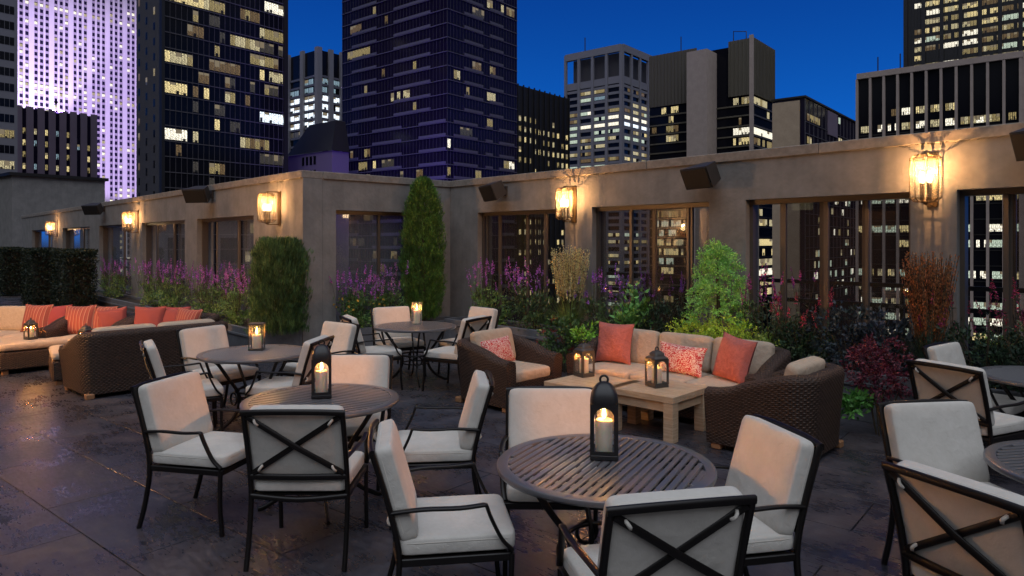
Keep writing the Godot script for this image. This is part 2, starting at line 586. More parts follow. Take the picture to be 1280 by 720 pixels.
var pane_meshes := {}
func pane_at(t: Tower, face: int, a0: float, a1: float, yl: float, yh: float, m: Material, out := 0.05) -> void:
	var key := "%d %.2f %.2f" % [face, a1 - a0, yh - yl]
	if not pane_meshes.has(key):
		var mb := MB.new()
		var hw := (a1 - a0) * 0.5
		var hh := (yh - yl) * 0.5
		var s := Vector3(hw * 2, hh * 2, 0.06) if face == 0 else Vector3(0.06, hh * 2, hw * 2)
		mb.box(Vector3.ZERO, s)
		for i in mb.t.size(): mb.t[i] = Vector2(mb.t[i].x * 0.17, mb.t[i].y * 0.12)
		pane_meshes[key] = mb.mesh()
	var glass_lit: bool = m in M.lit
	var o := part(t.node, "lit_window" if glass_lit else "window", pane_meshes[key], m, t.at(face, (a0 + a1) * 0.5, (yl + yh) * 0.5, out))
	if not glass_lit or t.depth > 300: return
	# blinds pulled part way and things standing on the sill, seen against the light
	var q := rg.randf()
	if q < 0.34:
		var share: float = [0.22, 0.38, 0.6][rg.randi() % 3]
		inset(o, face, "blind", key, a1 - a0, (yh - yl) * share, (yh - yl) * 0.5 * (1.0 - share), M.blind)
	elif q < 0.62:
		var share: float = [0.18, 0.3, 0.42][rg.randi() % 3]
		inset(o, face, "furniture", key, (a1 - a0) * 0.55, (yh - yl) * share, -(yh - yl) * 0.5 * (1.0 - share), M.black_stone, (a1 - a0) * rg.randf_range(-0.2, 0.2))

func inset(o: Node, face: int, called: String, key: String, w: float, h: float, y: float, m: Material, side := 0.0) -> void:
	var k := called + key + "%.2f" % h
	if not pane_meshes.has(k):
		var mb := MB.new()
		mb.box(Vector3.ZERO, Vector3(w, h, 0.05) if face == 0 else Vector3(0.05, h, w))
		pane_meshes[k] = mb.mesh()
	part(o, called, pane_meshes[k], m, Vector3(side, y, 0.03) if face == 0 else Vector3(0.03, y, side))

# lights one storey of a face between two pixel columns, pane by pane between its mullions
func lit(t: Tower, face: int, px0: float, px1: float, py: float, kind: int, gap := 0.0) -> void:
	var p: float = t.pitch[face]
	var a0 := t.along(face, px0)
	var a1 := t.along(face, px1)
	var y := t.height(face, (a0 + a1) * 0.5, py)
	var fl := floorf((y - t.sill - t.gh * 0.5) / t.fh + 0.5)
	lit_row(t, face, roundi(a0 / p), maxi(roundi(a1 / p), roundi(a0 / p) + 1), fl, kind, gap)

func lit_row(t: Tower, face: int, i0: int, i1: int, fl: float, kind: int, gap := 0.0) -> void:
	var p: float = t.pitch[face]
	for i in range(i0, i1):
		if i < 0 or (i + 1) * p > t.wide(face) + 0.05: continue
		if rg.randf() < gap: continue
		var spot := Vector3i(face, i, int(fl))
		if t.used.has(spot): continue
		t.used[spot] = true
		var k := kind
		var q := rg.randf()
		if kind <= 3 and q < 0.3: k = clampi(kind + (1 if q < 0.2 else -1), 0, 3)
		pane_at(t, face, i * p + 0.07, (i + 1) * p - 0.07, fl * t.fh + t.sill, fl * t.fh + t.sill + t.gh, M.lit[k])

# storey lines as separate bands, mullions as one joined part
func bands(t: Tower, face: int, called: String, hgt: float, out: float, m: Material) -> void:
	var mb := MB.new()
	t.bar(mb, face, 0, t.wide(face), -hgt * 0.5, hgt * 0.5, 0.0, out)
	var ms := mb.mesh()
	var k := int(t.y0 / t.fh)
	while k * t.fh < t.y1:
		part(t.node, called, ms, m, Vector3(0, k * t.fh, 0))
		k += 1

func mullions(t: Tower, face: int, step: float, wd: float, out: float, m: Material, yl: float, yh: float) -> void:
	var mb := MB.new()
	var a := 0.0
	while a < t.wide(face) + 0.01:
		t.bar(mb, face, a - wd * 0.5, a + wd * 0.5, yl, yh, 0.0, out)
		a += step
	var o := part(t.node, "mullions", mb, m)
	o.set_meta("kind", "stuff")

func fins(t: Tower, face: int, called: String, count: int, wd: float, out: float, m: Material, yl: float, yh: float) -> void:
	var step := t.wide(face) / count
	for i in count + 1:
		var mb := MB.new()
		t.bar(mb, face, i * step - wd * 0.5, i * step + wd * 0.5, yl, yh, 0.0, out)
		part(t.node, called, mb, m)

func build_city() -> void:
	rg.seed = 404
	var gm := MB.new()
	gm.quad(Vector3(-1500, 0, 900), Vector3(1500, 0, 900), Vector3(1500, 0, -1500), Vector3(-1500, 0, -1500))
	var ground := part(self, "ground", gm, M.asphalt, Vector3(0, -42, 0))
	tag(ground, "dark city street level far below the terrace", "ground", "", "structure")
	var t: Tower
	# grey stone tower at the picture edge
	t = tower("stone_tower", "grey stone tower with triple windows beside the floodlit violet skyscraper", 163, -30, -60, 22)
	t.fh = 3.7
	block(t, "wall", -42, 90, M.grey_stone)
	for k in range(-3, 22):
		for j in 3:
			var a := t.d - 3.6 - j * 6.0
			if a < 0: continue
			var lit_now := k in [1, 3, 6, 8] and j == 0
			for i in 3:
				var yy := 1.82 + (303 - 333) / F * t.far(1, a) + k * 3.7 + 1.0
				pane_at(t, 1, a + i * 1.0, a + i * 1.0 + 0.9, yy, yy + 1.9, M.lit[[0, 5, 1, 2][[1, 3, 6, 8].find(k)]] if lit_now else M.night_glass, 0.02)
	# the floodlit skyscraper
	t = tower("floodlit_skyscraper", "tall pale skyscraper with narrow vertical ribs floodlit in violet", 407, 12, -40, 171)
	t.fh = 3.7; t.sill = 1.2; t.gh = 1.7
	block(t, "wall", -42, 210, M.violet_glass)
	var ribs := MB.new()
	var span := MB.new()
	var dk := MB.new()
	var mods := 2.9
	var step := 0.0
	var cols := []
	while step < t.d:
		t.bar(ribs, 1, step, step + 1.7, -20, 205, 0, 1.0)
		for j in 3:
			var a := step + 1.7 + j * mods
			cols.append(a + 0.15)
			t.bar(ribs, 1, a + 1.85, a + mods, -20, 205, 0, 0.75)
		step += 1.7 + 3 * mods - 0.02
	for k in range(-5, 54):
		t.bar(span, 1, 0, t.d, k * t.fh, k * t.fh + 1.5, 0.0, 0.28)
	part(t.node, "ribs", ribs, M.limestone).set_meta("kind", "stuff")
	part(t.node, "spandrels", span, M.lilac_stone).set_meta("kind", "stuff")
	var wl := [MB.new(), MB.new()]
	for k in range(-5, 46):
		var full := rg.randf() < 0.13
		for a in cols:
			if rg.randf() < (0.7 if full or k < 10 and k > -2 and rg.randf() < 0.35 else 0.12):
				t.bar(wl[0 if rg.randf() < 0.6 else 1], 1, a, a + 1.6, k * t.fh + 1.3, k * t.fh + 3.2, 0.0, 0.12)
	part(t.node, "lit_windows", wl[0], M.lit[6]).set_meta("kind", "stuff")
	part(t.node, "lit_windows", wl[1], M.lit[1]).set_meta("kind", "stuff")
	# its floodlights stand on the lower roof in front
	var base := cam((70 - 640.0) / F * 222, 222, 46)
	flood(base, cam((95 - 640.0) / F * 420, 420, 62), Color(0.80, 0.69, 1.0), 62000, 24)
	flood(cam((46 - 640.0) / F * 395, 395, 40), cam((46 - 640.0) / F * 416, 421, 130), Color(0.90, 0.84, 1.0), 6500, 26)
	flood(cam((475 - 640.0) / F * 138, 138, 5), cam((495 - 640.0) / F * 204, 204, 46), Color(0.42, 0.24, 1.0), 1100, 42)
	# lower violet-grey block with piers
	t = tower("pier_block", "lower violet-grey office block with seven window bays below the floodlit skyscraper", 217, 8, -20, 117)
	t.fh = 3.7
	block(t, "wall", -42, 44, M.violet_glass)
	var n := 8
	var bay := t.d / n
	for i in n + 1:
		var mb := MB.new()
		t.bar(mb, 1, maxf(i * bay - 0.95, 0), i * bay + 0.95, -20, 44.6, 0.0, 0.5)
		part(t.node, "pier", mb, M.purple_stone)
	for i in n:
		for k in range(0, 11):
			var yy := 36.0 - (3 - k % 4) * 3.7 if k < 4 else -1.0
			if k >= 4: continue
			if k == 3 and i > 5: continue
			var kind: int = [1, 2, 5, 0][(i * 3 + k * 2) % 4]
			if rg.randf() < 0.14: continue
			pane_at(t, 1, i * bay + 1.2, (i + 1) * bay - 1.2, yy, yy + 1.8, M.lit[kind], 0.06)
	# black glass tower with a stone flank
	t = tower("black_glass_tower", "black glass office tower with thin grey storey lines and a dark windowed flank", 176, 205, 172, 359)
	t.y1 = 80; t.pitch = [1.5, t.d / 24.0]; t.sill = 0.45; t.gh = 2.75
	block(t, "wall", -42, 110, M.night_glass)
	bands(t, 1, "storey_band", 0.22, 0.18, M.dim_band)
	mullions(t, 1, t.d / 24.0, 0.08, 0.10, M.dim_band, -18, 90)
	var flank := MB.new()
	t.bar(flank, 0, 0, t.w - 0.8, -42, 110, 0.0, 0.3)
	part(t.node, "flank", flank, M.dark_stone)
	var pier := MB.new()
	t.bar(pier, 0, t.w - 0.8, t.w + 0.5, -42, 112, 0.0, 0.8)
	part(t.node, "corner_pier", pier, M.black_stone)
	pier = MB.new()
	t.bar(pier, 1, t.d - 1.3, t.d, -42, 112, 0.0, 0.5)
	part(t.node, "corner_pier", pier, M.black_stone)
	for k in range(-2, 18):
		for j in 3:
			var a := 1.2 + j * (t.w - 2.0) / 3.0
			var yy := k * 3.9 + (1.2 if j % 2 == 0 else -0.5)
			pane_at(t, 0, a, a + 0.9, yy, yy + 1.9, M.lit[[3, 7, 2][j]] if rg.randf() < 0.22 else M.night_glass, 0.31)
	for q in [[207, 256, 5, 0], [256, 278, 12, 2], [302, 322, 28, 3], [322, 357, 36, 2], [330, 357, 8, 6], [207, 237, 74, 1], [207, 237, 113, 0], [239, 249, 117, 3], [255, 261, 118, 0], [278, 294, 123, 1], [326, 357, 149, 8], [207, 237, 170, 6], [244, 248, 176, 2], [321, 326, 183, 2], [326, 357, 200, 7], [218, 222, 192, 3], [240, 245, 26, 2], [264, 275, 30, 7], [244, 248, 200, 7], [288, 300, 160, 7]]:
		lit(t, 1, q[0], q[1], q[2], q[3])
	for j in 9:
		var i1 := rg.randi_range(0, 18)
		lit_row(t, 1, i1, i1 + rg.randi_range(3, 6), rg.randi_range(1, 15), [2, 1, 3][j % 3], 0.08)
	for j in 14:
		var i0 := rg.randi_range(0, 21)
		lit_row(t, 1, i0, i0 + rg.randi_range(1, 3), rg.randi_range(-4, 15), [2, 3, 1][j % 3], 0.2)
	for j in 16: lit_row(t, 1, rg.randi_range(0, 20), rg.randi_range(4, 24), rg.randi_range(-4, 15), 7, 0.75)
	# white-lit tower between the two dark ones
	t = tower("white_lit_tower", "slender stone tower with four brightly lit white floors", 300, 398, 345, 440)
	t.fh = 3.65; t.pitch = [t.w / 9.0, t.d / 8.0]; t.sill = 0.6; t.gh = 2.2
	block(t, "wall", -42, 84, M.night_glass)
	fins(t, 0, "pier", 3, 2.2, 1.2, M.grey_stone, -20, 85)
	fins(t, 1, "pier", 3, 2.2, 1.2, M.grey_stone, -20, 85)
	var bd := t.y0
	t.y0 = 22; t.y1 = 74
	bands(t, 0, "storey_band", 0.9, 0.5, M.pale_band)
	bands(t, 1, "storey_band", 0.9, 0.5, M.pale_band)
	for k in range(12, 20):
		for f2 in 2:
			if k in [13, 14, 15, 16, 17]: lit_row(t, f2, 0, 9, k, 8 if k > 13 else 7, 0.02)
			elif k in [18, 19]: lit_row(t, f2, 0, 9, k, 5, 0.35)
	# low mansard house before it
	t = tower("mansard_house", "purple-grey stone house with dark sloping mansard roof before the white-lit tower", 200, 415, 360, 436)
	block(t, "wall", -42, 28, M.purple_stone)
	var roof := MB.new()
	var w2 := t.w
	var d2 := t.d
	var rowsr := [[Vector3(-w2, 28, 0.4), Vector3(0.4, 28, 0.4), Vector3(0.4, 28, -d2)], [Vector3(-w2 * 0.66, 37, -2.5), Vector3(-1.6, 37, -2.5), Vector3(-1.6, 37, -d2)], [Vector3(-w2 * 0.6, 37.5, -5), Vector3(-3, 37.5, -5), Vector3(-3, 37.5, -d2)]]
	for i in 2:
		for j in 2: roof.quad(rowsr[i][j], rowsr[i][j + 1], rowsr[i + 1][j + 1], rowsr[i + 1][j])
	part(t.node, "roof", roof, M.black_stone)
	for k in 3:
		for i in 4:
			var a := t.w * 0.34 + i * 1.9
			pane_at(t, 0, a, a + 1.1, 24.5 - k * 4.0, 27.0 - k * 4.0, M.lit[3] if k == 2 and i % 2 == 0 else M.night_glass)
	# dark tower with balustrades; violet flood light put into its paler front bands
	t = tower("banded_tower", "dark violet glass tower with pale storey lines and staggered balustrade panels", 189, 559, 428, 646)
	t.fh = 3.8; t.y1 = 84; t.pitch = [t.w / 34.0, t.d / 24.0]; t.sill = 0.75; t.gh = 2.3
	block(t, "wall", -42, 112, M.violet_glass)
	for f2 in 2:
		bands(t, f2, "storey_band", 0.20, 0.25, M.pale_band if f2 == 0 else M.dim_band)  # front tone lighter, side tone dimmer: the flood painted in by face
		mullions(t, f2, t.pitch[f2], 0.06, 0.08, M.dark_stone, -18, 90)
		var seg := [[[0.11, 0.36], [0.53, 0.86]], [[0.22, 0.48], [0.58, 0.78]]]
		var low := [[[0.0, 0.17], [0.32, 0.60], [0.76, 0.99]], [[0.08, 0.40], [0.52, 0.62], [0.72, 0.95]]]
		for k in range(-4, 21):
			for s in (seg[f2] if k > 9 else low[f2]):
				var mb := MB.new()
				var wd := t.wide(f2)
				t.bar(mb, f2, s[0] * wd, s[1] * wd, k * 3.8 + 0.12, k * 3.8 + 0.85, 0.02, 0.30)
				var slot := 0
				part(t.node, "balustrade", mb, M.pale_band if f2 == 0 else M.dim_band)  # panels follow the same painted lit and unlit faces
	for q in [[0, 465, 470, 21, 1], [0, 439, 452, 30, 3], [0, 436, 461, 60, 2], [0, 516, 521, 89, 1], [0, 488, 494, 129, 1], [0, 496, 500, 128, 1], [0, 506, 512, 126, 1], [0, 518, 520, 127, 2], [0, 447, 460, 202, 2], [0, 466, 470, 200, 0], [0, 478, 486, 202, 7], [0, 520, 527, 211, 3], [0, 451, 461, 217, 0], [0, 454, 458, 120, 3], [1, 609, 617, 12, 1], [1, 627, 631, 18, 2], [1, 634, 642, 20, 3], [1, 592, 602, 90, 3], [1, 611, 618, 94, 2], [1, 610, 619, 129, 1], [1, 560, 562, 176, 6], [1, 630, 634, 199, 1], [1, 636, 644, 200, 6], [1, 575, 590, 160, 7], [1, 555, 562, 211, 3], [1, 590, 606, 24, 7]]:
		lit(t, q[0], q[1], q[2], q[3], q[4])
	for j in 18:
		var i0 := rg.randi_range(0, 32)
		lit_row(t, j % 2, i0 % 23, i0 % 23 + rg.randi_range(1, 2), rg.randi_range(-4, 17), [3, 2, 3, 1][j % 4])
	for j in 22: lit_row(t, 0, rg.randi_range(0, 30), rg.randi_range(6, 34), rg.randi_range(-4, 8), 7, 0.8)
	lit(t, 0, 488, 492, 315, 2); lit(t, 0, 494, 497, 315, 3); lit(t, 0, 440, 443, 300, 3)
	# black block with small paired windows
	t = tower("black_office_block", "black office block dotted with small upright yellow windows", 262, 640, 600, 711)
	t.fh = 3.9; t.sill = 1.0; t.gh = 1.9
	block(t, "wall", -42, 61, M.black_stone)
	fins(t, 1, "pier", 11, 0.5, 0.4, M.black_stone, -42, 61.5)
	var pw := t.d / 12.0
	for k in range(-6, 13):
		for i in 12:
			var on: float = 0.75 if k in [11, 12, 10, 8, 9] else 0.45
			if k == 12 and i > 5: on = 0.2
			if k == 7: on = 0.1
			if rg.randf() < on:
				pane_at(t, 1, i * pw + pw * 0.30, i * pw + pw * 0.70, k * 3.9 + 0.9, k * 3.9 + 2.9, M.lit[[0, 1, 2][rg.randi() % 3]], 0.05)
	# grey tower with the open crown
	t = tower("grey_crown_tower", "grey concrete tower with tall finned open crown and lit office bands", 393, 777, 708, 828)
	t.fh = 3.9; t.y0 = -60; t.y1 = 90; t.pitch = [t.w / 20.0, t.d / 15.0]; t.sill = 1.3; t.gh = 1.9
	block(t, "wall", -42, 93, M.night_glass)
	block(t, "plant_room", 93, 109, M.dark_stone, 3.0)
	for f2 in 2:
		fins(t, f2, "pier", [4, 5][f2], 1.7, 1.2, M.grey_stone, -42, 112)
		var mb := MB.new()
		t.bar(mb, f2, 0, t.wide(f2), 108.5, 112.5, -1.0, 1.3)
		part(t.node, "crown_beam", mb, M.grey_stone)
		mb = MB.new()
		t.bar(mb, f2, 0, t.wide(f2), 91, 95, 0, 0.8)
		part(t.node, "crown_beam", mb, M.grey_stone)
		bands(t, f2, "storey_band", 1.5, 0.6, M.grey_stone)
	var ant := MB.new()
	ant.tube([Vector3(-t.w * 0.72, 112, -4), Vector3(-t.w * 0.72, 122, -4)], 0.3, 0.3, 5)
	part(t.node, "antenna", ant, M.black)
	for q in [[0, 725, 741, 114, 1], [0, 742, 758, 112, 2], [0, 725, 741, 124, 4], [0, 742, 758, 121, 5], [0, 725, 735, 143, 4], [0, 742, 758, 148, 4], [0, 759, 775, 147, 6], [0, 712, 724, 162, 4], [0, 725, 741, 160, 6], [0, 742, 758, 157, 6], [0, 759, 775, 155, 6], [0, 725, 741, 179, 2], [0, 742, 758, 176, 4], [0, 759, 775, 175, 1], [0, 712, 724, 190, 1], [0, 725, 741, 188, 1], [0, 742, 775, 195, 2], [0, 712, 758, 207, 4], [1, 780, 811, 148, 6], [1, 778, 812, 158, 8], [1, 780, 807, 174, 4], [1, 784, 792, 112, 2], [1, 795, 806, 118, 3], [1, 806, 812, 145, 4]]:
		lit(t, q[0], q[1], q[2], q[3], q[4], 0.08)
	for k in range(8, 21):
		for b in 4:
			if rg.randf() < 0.42: lit_row(t, 0, b * 5, b * 5 + 5, k, [4, 1, 6, 2, 3][rg.randi() % 5], 0.15)
		if rg.randf() < 0.4: lit_row(t, 1, rg.randi_range(0, 6), 15, k, [4, 1, 2][rg.randi() % 3], 0.25)
	for k in range(-11, 3):
		for b in 4:
			if rg.randf() < 0.65: lit_row(t, 0, b * 5, b * 5 + 5, k, [0, 1, 2, 4][rg.randi() % 4], 0.25)
		if rg.randf() < 0.5: lit_row(t, 1, 0, 15, k, [1, 2, 4][rg.randi() % 3], 0.5)
	# concrete slab building: left wing
	t = tower("bronze_wing_building", "bronze office building with ribbed top floors and a blank concrete shaft", 262, 941, 812, 967)
	t.fh = 3.8; t.y1 = 56; t.pitch = [t.w / 40.0, t.d / 9.0]; t.sill = 0.6; t.gh = 2.5
	var wing := t.along(0, 871)
	var wing2 := t.along(0, 911)
	block(t, "wall", -42, 76, M.night_glass)
	for f2 in 2:
		bands(t, f2, "storey_band", 0.55, 0.35, M.bronze_wall if f2 == 0 else M.dim_band)
	for s in [[0, 0.0, wing], [0, wing2, t.w], [1, 0.0, t.d]]:
		var mb := MB.new()
		t.bar(mb, s[0], s[1], s[2], 57, 78, 0, 0.5)
		part(t.node, "ribbed_top", mb, M.bronze_wall)
		mb = MB.new()
		var a: float = s[1] + 0.8
		while a < s[2] - 0.3:
			t.bar(mb, s[0], a - 0.12, a + 0.12, 57, 78, 0.5, 0.75)
			a += 1.5
		part(t.node, "ribs", mb, M.bronze_wall).set_meta("kind", "stuff")
	var shaft := MB.new()
	t.bar(shaft, 0, wing, t.along(0, 896), -42, 74.5, 0.0, 9.0)
	part(t.node, "concrete_shaft", shaft, M.slab_stone)
	pier = MB.new()
	t.bar(pier, 0, t.w - 1.0, t.w + 0.4, -42, 79, 0.0, 0.9)
	part(t.node, "corner_pier", pier, M.slab_stone)
	ant = MB.new()
	ant.tube([Vector3(-4, 78, -4), Vector3(-4, 82, -4), Vector3(-9, 83, -4), Vector3(-9, 78, -4)], 0.2, 0.2, 5)
	ant.tube([Vector3(-t.w + 12, 78, -4), Vector3(-t.w + 12, 85, -4)], 0.2, 0.2, 5)
	part(t.node, "roof_mast", ant, M.black)
	for q in [[0, 833, 841, 121, 2], [0, 826, 847, 135, 0], [0, 835, 841, 150, 1], [0, 814, 822, 163, 3], [0, 833, 847, 161, 3], [0, 832, 847, 172, 1], [0, 918, 938, 125, 1], [0, 918, 938, 162, 6], [0, 918, 938, 175, 0], [0, 924, 930, 150, 3], [1, 942, 958, 110, 1], [1, 942, 958, 126, 1], [1, 956, 962, 142, 1], [1, 942, 966, 163, 6], [1, 942, 966, 178, 2], [0, 916, 938, 272, 6], [0, 916, 938, 295, 0], [1, 942, 966, 283, 1], [1, 942, 966, 297, 0], [1, 942, 966, 325, 1], [1, 942, 966, 340, 6], [1, 942, 966, 352, 0]]:
		lit(t, q[0], q[1], q[2], q[3], q[4], 0.05)
	for k in range(-6, 8):
		if rg.randf() < 0.9: lit_row(t, 0, rg.randi_range(0, 6), rg.randi_range(8, 15), k, [0, 1, 2, 4][rg.randi() % 4], 0.25)
		if rg.randf() < 0.6: lit_row(t, 1, 0, 9, k, [0, 1, 2][rg.randi() % 3], 0.4)
	# beige and dark low block
	t = tower("beige_flank_block", "low dark office block with a blank beige stone flank", 226, 1006, 966, 1074)
	t.fh = 3.7; t.y1 = 44; t.pitch = [1.5, t.d / 30.0]; t.sill = 0.7; t.gh = 2.2
	block(t, "wall", -42, 48.3, M.violet_glass)
	var bf := MB.new()
	t.bar(bf, 0, 0, t.along(0, 1000), -42, 47.6, 0.0, 0.5)
	part(t.node, "beige_flank", bf, M.beige_stone)
	bands(t, 1, "storey_band", 0.18, 0.2, M.dim_band)
	mullions(t, 1, t.d / 15.0, 0.16, 0.2, M.dim_band, -18, 48)
	var rf := MB.new()
	rf.box(Vector3(-t.w * 0.5, 48.7, -t.d * 0.5), Vector3(t.w + 0.8, 0.6, t.d + 0.8))
	part(t.node, "roof_edge", rf, M.black_stone)
	var pt := MB.new()
	t.bar(pt, 1, t.along(1, 1034), t.along(1, 1046), 39.5, 47.8, 0.0, 0.3)
	part(t.node, "blank_panel", pt, M.purple_stone)
	for q in [[1009, 1024, 153, 2], [1047, 1050, 151, 4], [1009, 1012, 171, 1], [1049, 1053, 173, 1], [1009, 1014, 178, 1]]:
		lit(t, 1, q[0], q[1], q[2], q[3])
	lit(t, 0, 1001, 1006, 152, 2); lit(t, 0, 1001, 1006, 165, 1)
	for k in range(-5, 6):
		for i in 30:
			if rg.randf() < 0.16: lit_row(t, 1, i, i + 1, k, [6, 1, 4][rg.randi() % 3])
	# long black block with pale mullions
	t = tower("pale_mullion_block", "long black office block ruled by pale vertical mullions beneath a pale roof edge", 158, 1276, 1072, 1294)
	t.fh = 3.6; t.y0 = -18; t.y1 = 30; t.pitch = [t.w / 44.0, t.d / 20.0]; t.sill = 0.7; t.gh = 1.7
	block(t, "wall", -42, 43.8, M.night_glass)
	for f2 in 2:
		var cnt: int = [11, 8][f2]
		fins(t, f2, "mullion", cnt, 0.55, 0.9, M.slab_stone, -20, 43.2)
		var mb := MB.new()
		t.bar(mb, f2, 0, t.wide(f2) + 0.4, 43.2, 44.6, -0.4, 1.0)
		part(t.node, "roof_edge", mb, M.slab_stone)
	bands(t, 0, "storey_band", 0.25, 0.1, M.black_stone)
	ant = MB.new()
	for q in [0.12, 0.27]:
		ant.tube([t.at(0, q * t.w, 44, -3), t.at(0, q * t.w, 49, -3)], 0.15, 0.15, 5)
	part(t.node, "roof_mast", ant, M.black)
	for q in [[1112, 1122, 134, 3], [1127, 1140, 131, 6], [1146, 1158, 129, 1], [1164, 1176, 127, 1], [1183, 1195, 125, 1], [1076, 1090, 160, 1], [1096, 1106, 158, 6], [1110, 1122, 155, 6], [1128, 1140, 154, 1], [1146, 1158, 152, 6], [1165, 1176, 150, 1], [1183, 1196, 147, 6], [1202, 1214, 145, 1], [1221, 1232, 143, 6], [1239, 1252, 140, 2], [1258, 1270, 138, 2], [1076, 1100, 172, 1], [1110, 1158, 168, 6], [1165, 1196, 163, 1], [1202, 1238, 158, 1]]:
		lit(t, 0, q[0], q[1], q[2], q[3], 0.05)
	for k in range(-6, 6):
		var on: bool = k != 2 and k != -1
		for b in 11:
			if on and rg.randf() < 0.72: lit_row(t, 0, b * 4, b * 4 + 4, k, [4, 1, 6, 4, 0][rg.randi() % 5], 0.12)
	# black tower above it
	t = tower("black_bay_tower", "black high-rise with wide lit window bays rising over the pale mullion block", 270, 1330, 1132, 1341)
	t.fh = 3.75; t.y1 = 110; t.pitch = [t.w / 48.0, 3.0]; t.sill = 0.7; t.gh = 2.1
	block(t, "wall", -42, 140, M.black_stone)
	fins(t, 0, "pier", 8, 1.5, 0.6, M.black_stone, -42, 141)
	mullions(t, 0, t.w / 48.0, 0.14, 0.12, M.black_stone, 40, 130)
	for k in range(16, 29):
		for b in 8:
			if rg.randf() < 0.07 or (b == 0 and rg.randf() < 0.5): continue
			lit_row(t, 0, b * 6 + (3 if b == 0 else 0), b * 6 + 6, k, [1, 0, 2, 3, 4, 0, 6][rg.randi() % 7], 0.05)
	# far tower seen through the long window
	t = tower("distant_tower", "dim distant tower dotted with tiny lights seen through the long window", 420, 1085, 1030, 1100)
	block(t, "wall", -42, 20, M.grey_stone)
	t.fh = 3.8; t.pitch = [t.w / 12.0, 2.0]
	for k in range(-10, 4):
		for i in 12:
			if rg.randf() < 0.22: lit_row(t, 0, i, i + 1, k, 6)
	# low block seen through the narrow openings by the hedge
	t = tower("low_block", "low dark block with a few yellow windows behind the narrow openings by the hedge", 90, 62, -60, 150)
	t.fh = 3.4; t.pitch = [1.6, 1.6]
	block(t, "wall", -42, 4.6, M.dark_stone)
	for k in range(-4, 1):
		for i in 14:
			if rg.randf() < 0.3: lit_row(t, 1, i, i + 1, k, [2, 1, 3][i % 3])
	# hotel tower across the terrace, mirrored in the narrow openings
	var ht := thing("hotel_tower", "grey hotel tower with scattered yellow windows standing across the terrace", "building", Vector3(-52, 0, 34))
	var hb := MB.new()
	hb.box(Vector3(-10, 24, 0), Vector3(20, 132, 60))
	part(ht, "wall", hb, M.grey_stone)
	var hw := MB.new()
	hw.box(Vector3.ZERO, Vector3(0.06, 1.9, 1.5))
	var hwm := hw.mesh()
	for k in range(-4, 12):
		for i in 16:
			part(ht, "window", hwm, M.lit[[0, 1, 2][rg.randi() % 3]] if rg.randf() < 0.14 else M.night_glass, Vector3(0.02, k * 3.6 + 1.2, -28 + i * 3.6))
	# blocks round about, mirrored in the glass of the terrace and the towers
	for q in [["street_block", Vector3(-5, -14, 46), Vector3(130, 56, 12), "long dark office block across the street behind the hotel wall"], ["city_block", Vector3(-250, 30, 215), Vector3(900, 144, 30), "wide dark city block far behind the terrace"], ["city_block", Vector3(215, 20, -150), Vector3(30, 124, 700), "wide dark city block far beyond the end of the long wall"]]:
		var cb := thing(q[0], q[3], "building", q[1])
		var cm := MB.new()
		cm.box(Vector3.ZERO, q[2])
		part(cb, "wall", cm, M.dark_stone)
		var sz: Vector3 = q[2]
		var near: bool = q[0] == "street_block"
		var st := 3.2 if near else 9.0
		var xs: bool = sz.x > sz.z
		var lm := [MB.new(), MB.new()]
		var run := -0.48 * (sz.x if xs else sz.z)
		while run < 0.48 * (sz.x if xs else sz.z):
			var y := -sz.y * 0.5 + (40.0 if near else 30.0)
			while y < sz.y * 0.5 - 2.0:
				if rg.randf() < 0.2:
					var ws := 1.7 if near else 4.0
					lm[rg.randi() % 2].box(Vector3(run, y, -sz.z * 0.5 - 0.03) if xs else Vector3(-sz.x * 0.5 - 0.03, y, run), Vector3(ws, 1.9, 0.06) if xs else Vector3(0.06, 1.9, ws))
				y += 3.7
			run += st
		for i in 2: part(cb, "lit_windows", lm[i], M.lit[i]).set_meta("kind", "stuff")
	# roof bulkhead behind the far end of the wall
	t = tower("roof_bulkhead", "plain stucco rooftop bulkhead rising behind the far wall end", 36, 15, -20, 131)
	block(t, "wall", -1.0, 5.25, M.stucco)
	var lid := MB.new()
	lid.box(Vector3(-t.w * 0.5, 5.33, -t.d * 0.5), Vector3(t.w + 0.3, 0.16, t.d + 0.3))
	part(t.node, "roof_edge", lid, M.black_stone)
	t.node.set_meta("category", "bulkhead")

func flood(at: Vector3, target: Vector3, c: Color, e: float, ang: float) -> void:
	var o := thing("floodlight", "city floodlight on a roof aimed at %s" % ("the dark banded tower" if c.b > 0.9 and c.g < 0.3 else "the violet skyscraper crown" if c.g > 0.7 else "the ribbed skyscraper"), "floodlight", at)
	var mb := MB.new()
	var dr := (target - at).normalized()
	mb.lathe([Vector2(0, -0.5), Vector2(0.35, -0.45), Vector2(0.6, 0.2), Vector2(0.62, 0.3)], 12)
	mb.tube([Vector3(0, -0.5, 0), Vector3(0, -1.6, 0)], 0.12, 0.12, 6)
	part(o, "housing", mb, M.black)
	var s := SpotLight3D.new()
	s.name = "beam"
	s.light_color = c; s.light_energy = e; s.spot_angle = ang; s.spot_range = 600; s.light_size = 0.5; s.shadow_enabled = true
	s.spot_angle_attenuation = 0.6
	o.add_child(s)
	s.position = dr * 1.0
	s.look_at_from_position(at + dr * 1.0, target, Vector3.UP)

